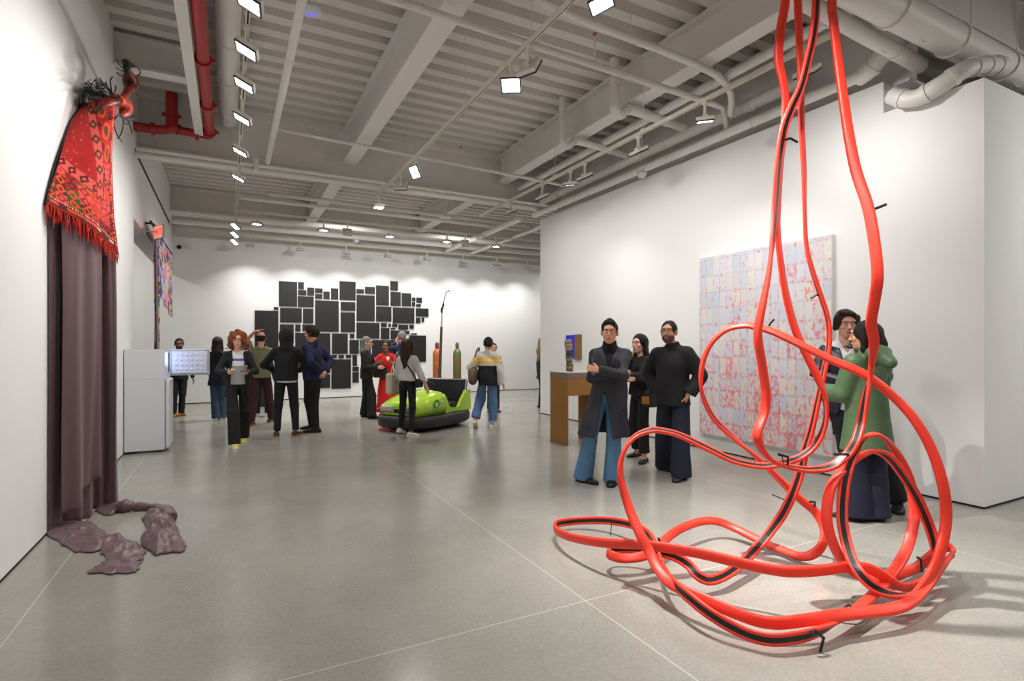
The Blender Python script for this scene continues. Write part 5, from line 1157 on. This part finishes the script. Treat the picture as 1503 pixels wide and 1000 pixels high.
# -- far group at left
person('man in black with mustard shoes standing behind the open freezer door', 263, 611, 1.68, 0, top=dict(col=BLACK, hem=.80, amp=.003), bottom=dict(col=(.08, .08, .085), w=(.09, .07, .06)), shoes=((.62, .40, .14), (.45, .3, .12)), skin=(.62, .44, .35), hair=('short', (.10, .08, .07)), beard=(.16, .12, .10), seed=2, feet=[(255, 612), (266, 611)], footyaw=(0, -60))
person('person with long dark hair and navy coat behind the woman with curly hair', 319, 617, 1.70, 165, female=True, top=dict(col=(.10, .11, .15), hem=.72, flare=1.15), bottom=dict(col=(.20, .28, .38), w=(.09, .075, .085), cuff=.05), shoes=((.85, .85, .85), (.9, .9, .9)), hair=('long', (.13, .09, .07)), seed=3, A={'L': dict(w=(-.16, .2, 1.1)), 'R': dict(w=(.16, .2, 1.1))}, feet=[(326, 617), (317, 618)])
ci = person('woman with curly auburn hair, black blazer and yellow shoes, walking with a drink', 349, 652, 1.74, 2, female=True, res=.006, skin=(.90, .68, .58), feet=[(344, 656), (358, 648)], lifts=(0, 12), footyaw=(5, -5), head=(-6, -4), glasses=(.35, .3, .3),
  inner=dict(name='t_shirt', col=(.88, .88, .88), hem=.93, r=1.02, sleeve='none', cols=[(.36, .34, .70), (.62, .61, .60)], colf=lambda c: np.where((c[:, 2] > 1.29) & (c[:, 2] < 1.325), 1, np.where(c[:, 2] < 1.21, 2, 0)), neck=.07, amp=.003),
  coat=dict(name='blazer', col=(.09, .09, .10), hem=.74, r=.98, open=(1.46, .065, .12, 0.0), amp=.004, flare=1.12), bottom=dict(col=(.075, .075, .08), w=(.095, .085, .085), cuff=.04), shoes=((.85, .76, .15), (.90, .90, .86)), hair=('curly', (.50, .27, .14)), seed=4,
  A={'R': dict(w=(.125, .26, 1.13), d=(-.3, .9, .2), n=(-.6, 0, .8), curl=.7, pole=(.9, -.6, -.7)), 'L': dict(w=(-.10, .27, 1.12), d=(.1, 1, .1), n=(.2, 0, 1), curl=.45, pole=(-.9, -.6, -.7))})
for sidx, (nm, lb, ct) in enumerate((('card', 'small white card in the right hand of the curly haired woman', 'card'), ('phone', 'dark phone in the left hand of the curly haired woman', 'phone'), ('plastic_cup', 'clear cup held by the curly haired woman above her phone', 'cup'))):
    a = ci['arms'][0 if sidx == 0 else 1]; w = a[2] + a[3] * .09
    if nm == 'card': t = held(ci, nm, lb, ct, w + V3(-.02, .02, .02)); b = MB(); b.rbox(-.035, -.02, -.002, .035, .04, .003, .001, M=Matrix.Rotation(.4, 4, 'X')); b.build('sheet', mat('paper', (.9, .9, .9), .7), t)
    if nm == 'phone': t = held(ci, nm, lb, ct, w + V3(0.0, .01, .025)); b = MB(); b.rbox(-.075, -.035, -.004, .075, .035, .004, .003); q = b.build('case', M_dark, t); b = MB(); b.box(-.07, -.031, .004, .07, .031, .005); b.build('screen', mat('phone_glass', (.12, .13, .15), .1), q)
    if nm == 'plastic_cup': t = held(ci, nm, lb, ct, w + V3(0.0, .01, .032)); b = MB(); b.lathe([(.024, 0), (.033, .085), (.031, .085), (.022, .004)], 16); b.build('cup_wall', mat('clear_plastic', (.92, .94, .95), .08, trans=.9), t); b = MB(); b.lathe([(.024, .004), (.026, .02), (.0, .02)], 14); b.build('drink', mat('drink_dark', (.18, .10, .09), .1), t)
person('man in olive t-shirt and maroon trousers with a hand on his head', 383, 622, 1.80, 178, skin=(.84, .60, .48), top=dict(name='t_shirt', col=(.47, .46, .36), hem=.90, sleeve='half', r=1.04), bottom=dict(col=(.22, .09, .11), w=(.10, .082, .065)), shoes=((.28, .20, .13), (.70, .52, .30)), hair=('bald', (.10, .07, .06)), seed=6,
  feet=[(398, 620), (369, 625)], footyaw=(-35, 35), A={'L': dict(w=(-.10, .00, 1.76), d=(.9, .1, .35), n=(0, 0, -1), curl=.2, pole=(-.6, .9, .5)), 'R': dict(w=(.12, .3, 1.25), pole=(1, -.2, -.4))}, head=(-10, 5))
person('person in dark clothes and white shoes mostly hidden behind the man in olive', 385, 611, 1.62, 170, D=11.7, top=dict(col=(.11, .11, .13), hem=.8), bottom=dict(col=(.10, .10, .13), w=(.09, .07, .06)), shoes=((.85, .85, .84), (.9, .9, .9)), seed=7)
person('person in a black hooded top with the hood up, seen from behind', 420, 640, 1.80, 176, top=dict(name='hooded_top', col=(.08, .08, .09), hem=.935, hood='up', r=1.1, sr=1.12, amp=.006), inner=dict(name='white_shirt', col=(.78, .80, .80), hem=.905, sleeve='none', r=1.16, crop=1), bottom=dict(col=(.075, .08, .09), w=(.092, .068, .052), cuff=.10), shoes=((.22, .16, .13), (.72, .48, .25)), seed=8,
  feet=[(434, 640), (406, 641)], footyaw=(-28, 8), A={'L': dict(w=(-.20, .24, 1.08), pole=(-1, -.4, -.4)), 'R': dict(w=(.18, .24, 1.06), pole=(1, -.4, -.4))})
person('man in a navy jacket standing with his hands clasped behind his back', 459, 635, 1.87, -128, skin=(.84, .62, .5), top=dict(col=(.085, .09, .24), hem=.93, r=1.08, sr=1.15, collar=.06, amp=.007), bottom=dict(col=(.075, .075, .085), w=(.092, .072, .06)), hair=('wavy', (.14, .09, .06)), seed=9,
  feet=[(463, 635), (458, 630)], footyaw=(20, 20), A={'R': dict(w=(.07, -.20, 1.00), d=(-.8, -.1, -.5), n=(0, 1, 0), curl=.5, pole=(1, -.3, 0)), 'L': dict(w=(-.07, -.21, .99), d=(.8, -.1, -.5), n=(0, 1, 0), curl=.5, pole=(-1, -.3, 0))}, head=(15, 0))
# -- middle group
w8 = person('older woman with long grey hair in black, turned to the woman in red', 538, 614, 1.71, 72, female=True, skin=(.83, .66, .57), top=dict(name='shirt', col=(.11, .095, .09), hem=.84, r=1.08), bottom=dict(col=(.075, .07, .075), w=(.098, .09, .10), cuff=.05), hair=('longwavy', (.52, .50, .49)), glasses=(.08, .08, .08, 1), shoes=((.05, .05, .05), (.04, .04, .04)), seed=10,
  feet=[(535, 612), (546, 615)], A={'R': dict(w=(.12, .28, 1.10)), 'L': dict(w=(-.16, .26, 1.12), pole=(-1, -.5, -.5))})
t = held(w8, 'handbag', 'dark brown handbag on the arm of the grey haired woman', 'bag', (-.22, .22, .98)); b = MB(); b.rbox(-.05, -.15, -.14, .05, .15, .10, .03); b.build('bag_body', mat('bag_brown', (.14, .10, .07), .5, bump=.2), t); b = MB(); b.tube(bez([(0, -.1, .09), (0, -.06, .2), (0, .06, .2), (0, .1, .09)], 5), .008, 6); b.build('bag_handle', M_dark, t)
w9 = person('woman in a long bright red dress with both hands raised to her chest', 567, 611, 1.63, -15, female=True, skin=(.60, .42, .34), top=dict(name='dress', col=(.86, .12, .07), hem=.10, flare=1.55, r=1.05, sleeve='half', amp=.010, zf=.08, neck=.075), shoes=((.8, .75, .72), (.85, .85, .85)), hair=('bun', (.06, .05, .05)), seed=11,
  A={'R': dict(w=(.13, .22, 1.24), d=(-.7, .3, .5), n=(-.4, -.6, .5), curl=.5, pole=(1, -.3, -.6)), 'L': dict(w=(-.15, .22, 1.26), d=(.2, .3, .9), n=(.9, 0, 0), curl=.5, pole=(-1, -.3, -.6))})
a = w9['arms'][1]; t = held(w9, 'paper_cup', 'small white cup in the hand of the woman in red', 'cup', a[2] + a[3] * .08 + V3(.02, .02, -.03)); b = MB(); b.lathe([(.024, 0), (.034, .08), (.03, .08), (.02, .006)], 14); b.build('cup_wall', mat('paper', (.9, .9, .9), .7), t)
person('grey haired man in a navy pullover beyond the woman in red', 590, 606, 1.85, 205, skin=(.84, .62, .52), top=dict(name='pullover', col=(.12, .17, .30), hem=.9, r=1.05), bottom=dict(col=(.10, .12, .19), w=(.10, .085, .08)), hair=('short', (.58, .57, .55)), seed=12, A={'L': dict(w=(-.04, .2, 1.5), d=(.1, .1, 1), pole=(-1, 0, -.5)), 'R': dict(w=(.15, .25, 1.1))}, D=12.1)
w11 = person('woman in a white sweater and black jeans walking past the bumper car', 598, 640, 1.63, 150, female=True, skin=(.86, .62, .5), top=dict(name='sweater', col=(.78, .78, .77), hem=.94, r=1.12, sr=1.15, amp=.008, cuffo=-.01), bottom=dict(col=(.07, .07, .075), w=(.092, .062, .047), cuff=.09), shoes=((.82, .80, .76), (.88, .86, .82)), hair=('longwavy', (.20, .12, .08)), glasses=(.8, .8, .8), seed=13,
  feet=[(603, 641), (587, 637)], footyaw=(-30, -10), lifts=(0, 10), A={'R': dict(w=(.34, .12, .86), d=(.3, .2, -.9))})
t = held(w11, 'tote_bag', 'cream canvas tote bag on the shoulder of the woman in white', 'bag', (-.26, -.02, .86)); b = MB(); b.rbox(-.06, -.17, -.16, .05, .17, .20, .03); b.build('bag_body', mat('canvas_cream', (.78, .75, .68), .9, bump=.4, bscale=15), t)
b = MB(); b.tube(bez([(0, -.09, .19), (.06, -.05, .45), (.08, 0, .56), (.06, .06, .45), (0, .09, .19)], 5), .011, 6); b.build('strap', mat('canvas_cream', (.78, .75, .68)), t)
t = held(w11, 'shoulder_bag', 'small black crossbody bag on the hip of the woman in white', 'bag', (.20, .03, .90)); b = MB(); b.rbox(-.03, -.10, -.08, .04, .10, .07, .02); b.build('bag_body', M_dark, t)
b = MB(); b.tube(bez([(0, -.08, .05), (-.06, -.17, .22), (-.20, -.19, .42), (-.30, -.13, .55), (-.32, -.0, .56)], 5), .014, 6); b.build('strap', M_dark, t)
def varsity(c):
    z = c[:, 2]; body = np.abs(c[:, 0] - 0.0) < .185; r = np.zeros(len(c), int); r[((z > 1.275) & (z < 1.325)) | ((z > 1.195) & (z < 1.245))] = 1; r[(z < 1.16) & body] = 2; r[z > 1.455] = 2; return r
w12 = person('woman in a white, yellow striped and black jacket and blue jeans walking away', 716, 630, 1.68, 168, female=True, skin=(.84, .62, .5), top=dict(name='striped_jacket', col=(.80, .79, .77), cols=[(.93, .74, .30), (.09, .095, .12)], colf=varsity, hem=.80, r=1.22, sr=1.35, cw=.05, collar=.05, amp=.008), bottom=dict(col=(.34, .46, .62), w=(.105, .095, .085), cuff=.10, amp=.007, cols=[(.62, .70, .80)], colf=lambda c: (c[:, 2] < .15).astype(int)), shoes=((.82, .80, .76), (.86, .82, .72)), hair=('bun', (.07, .06, .06)), seed=14,
  feet=[(723, 629), (697, 630)], lifts=(0, 38), footyaw=(-20, 5), head=(25, 0), A={'R': dict(w=(.30, .02, .84)), 'L': dict(w=(-.26, .14, 1.0), pole=(-1, -.6, -.2))})
t = held(w12, 'slouch_bag', 'brown slouchy bag hanging from the shoulder of the woman in stripes', 'bag', (-.27, -.04, .98)); b = MB()
put('bag_body', surface([('u', ell((0, 0, -.02), (.085, .19, .15)), 0), ('u', cone((0, 0, .08), (.03, 0, .25), .08, .03), .06)], .01, folds(4, .006)), mat('bag_taupe', (.42, .33, .27), .7, var=.1), t)
b.tube(bez([(.02, -.02, .22), (.07, -.05, .42), (.11, -.02, .50), (.10, .06, .46), (.02, .05, .22)], 5), .014, 6); b.build('strap', mat('bag_taupe', (.42, .33, .27)), t)
person('person almost hidden behind the woman in the striped jacket', 724, 600, 1.58, 10, D=12.6, female=True, skin=(.90, .68, .52), top=dict(col=(.3, .28, .26), hem=.9, r=.9), bottom=dict(col=(.12, .12, .14), w=(.08, .06, .05)), hair=('short', (.2, .13, .1)), seed=15)
person('person with tan fur hood and dark coat cut off by the right wall edge', 796, 598, 1.70, 120, D=13.4, female=True, top=dict(col=(.08, .09, .12), hem=.72, flare=1.1, r=1.05), bottom=dict(col=(.10, .12, .17), w=(.08, .06, .05)), hair=('longwavy', (.62, .50, .34)), seed=16)
# -- right group
def patch_jeans(c): return ((c[:, 2] < .50) & (c[:, 2] > .30) & (c[:, 0] < .12) & (c[:, 0] > .02) & (c[:, 1] > 0)).astype(int)
m14 = person('man in a long dark coat and flared blue jeans with crossed arms, facing the viewer', 890, 712, 1.80, -3, res=.0048, skin=(.88, .66, .54), lean=(-.035, 0), feet=[(857, 707), (900, 710)], footyaw=(52, -8), head=(0, 0), glasses=(.45, .42, .38), seed=17,
  inner=dict(name='turtleneck', col=(.06, .06, .065), hem=1.0, crop=1, sleeve='none', collar=.075, r=1.06, amp=.001), coat=dict(name='long_coat', col=(.125, .13, .175), hem=.54, r=1.02, sr=1.0, cw=.046, flare=1.48, hx=.045, v=(1.26, .34), open=(1.02, .015, .095, .05), amp=.006, rough=.6, h=.0085),
  bottom=dict(name='jeans', col=(.33, .50, .64), cols=[(.20, .33, .46)], colf=patch_jeans, w=(.092, .074, .106), cuff=.035, amp=.004), shoes=((.04, .04, .045), (.03, .03, .03)), hair=('slick', (.06, .055, .06)),
  A={'R': dict(w=(-.07, .175, 1.205), d=(-1, .02, -.02), n=(0, -1, 0), curl=.25, pole=(1.0, .05, -.55)), 'L': dict(w=(.10, .235, 1.235), d=(.93, -.05, .22), n=(0, -1, -.1), curl=.55, pole=(-1.0, .05, -.5))})
w15 = person('woman with long black hair in black looking left between the two men', 940, 677, 1.67, -50, female=True, res=.0055, skin=(.88, .68, .60), feet=[(934, 670), (946, 679)], footyaw=(5, 30), head=(12, 0), top=dict(name='puffer_jacket', col=(.075, .072, .075), hem=.88, r=1.12, sr=1.2, amp=.009, zf=2.2), bottom=dict(col=(.07, .07, .072), w=(.095, .08, .07), cuff=.13), shoes=((.06, .06, .065), (.04, .04, .04)), bare_ankle=True, hair=('long', (.06, .05, .05)), seed=18,
  A={'R': dict(w=(-.02, .23, 1.15), d=(-1, .1, 0), n=(0, -1, 0), pole=(1, 0, -.5)), 'L': dict(w=(.04, .20, 1.22), d=(1, .1, .1), n=(0, -1, 0), pole=(-1, 0, -.5))})
t = held(w15, 'scarf', 'thin yellow scarf hanging at the front of the woman in black', 'scarf', (.10, .18, 1.1)); put('scarf_cloth', surface([('u', cone((0, 0, .12), (.01, .01, -.14), .016, .03, (V3(0, 1, 0), 2)), 0), ('u', cone((0, 0, .12), (-.07, -.08, .33), .016, .02), .01)], .006, folds(5, .004, 40)), mat('scarf_yellow', (.72, .74, .25), .8), t)
t = held(w15, 'handbag', 'black handbag with tan edge between the woman in black and the tall man', 'bag', (-.27, .02, .90)); b = MB(); b.rbox(-.06, -.13, -.16, .06, .13, .06, .03); b.build('bag_body', M_dark, t); b = MB(); b.tube(bez([(0, -.1, .05), (.02, -.05, .3), (.05, 0, .52), (.02, .05, .3), (0, .1, .05)], 5), .008, 6); b.build('bag_handle', M_dark, t)
b = MB(); b.rbox(-.065, .11, -.12, .065, .14, -.02, .01); b.build('tan_edge', mat('tan_leather', (.66, .42, .16), .5), t)
m16 = person('tall man with glasses and beard in a black overshirt, hand in his pocket', 989, 702, 1.81, -14, res=.0048, skin=(.82, .60, .48), feet=[(975, 690), (1000, 704)], footyaw=(60, -8), head=(-2, 4), glasses=(.22, .17, .15), beard=(.34, .25, .21), seed=19, headoff=(.03, 0), lean=(.02, 0),
  top=dict(name='overshirt', col=(.095, .095, .115), hem=.84, r=1.12, sr=1.30, cw=.055, collar=.05, amp=.007, h=.0085, flare=1.05, cuffo=-.02), bottom=dict(col=(.10, .12, .20), w=(.10, .098, .103), cuff=.045, amp=.006), shoes=((.08, .08, .085), (.06, .06, .06)), hair=('short', (.055, .05, .05)),
  A={'L': dict(w=(-.19, .07, .945), d=(.35, -.25, -1), n=(1, 0, 0), curl=.4, pole=(-1, -.45, .1)), 'R': dict(w=(.20, -.10, .93), pole=(1, -.5, 0))})
m17 = person('man with wavy brown hair and dark blue coat, half hidden by the woman in green', 1243, 746, 1.87, 16, res=.005, skin=(.84, .64, .55), D=5.35, feet=[(1262, 738), (1318, 748)], footyaw=(10, -20), head=(-2, -6), lean=(.01, 0), hair=('wavy', (.19, .12, .09)), seed=20, beard=None,
  top=dict(name='shirt', col=(.84, .84, .86), hem=.9, r=.98, v=(1.36, .5), amp=.004), coat=dict(name='satin_coat', col=(.095, .10, .16), hem=.62, rough=.35, r=1.02, open=(1.50, .055, .11, 0.0), amp=.008, cuffo=-.05, sr=1.02), bottom=dict(col=(.07, .07, .085), w=(.10, .085, .08)), shoes=((.05, .05, .05), (.04, .04, .04)),
  A={'R': dict(w=(.08, .27, 1.12), d=(-.75, .5, -.35), n=(-.4, -.5, 0), curl=.5, pole=(1, -.3, -.5)), 'L': dict(w=(-.10, .26, 1.10), d=(.8, .3, 0), pole=(-1, -.3, -.5))})
w18 = person('woman in a green raincoat with the hood down and wide dark jeans, seen from behind', 1272, 765, 1.735, -135, female=True, res=.005, skin=(.86, .64, .52), D=4.78, feet=[(1284, 762), (1254, 763)], footyaw=(30, 40), head=(28, 0), seed=21, hair=('bob', (.085, .055, .05)),
  top=dict(name='raincoat', col=(.31, .41, .28), hem=.61, r=1.18, sr=1.3, cw=.06, flare=1.32, hood='down', collar=.05, rough=.5, amp=.006, zf=.25, cuffo=-.02), bottom=dict(col=(.09, .10, .19), w=(.115, .115, .125), cuff=.03), shoes=((.20, .21, .13), (.14, .15, .09)),
  A={'L': dict(w=(-.16, .30, 1.10), d=(.3, .9, .1), pole=(-.35, -.4, -1)), 'R': dict(w=(.12, .33, 1.12), d=(-.3, .9, .1), pole=(1, -.4, -.6))})
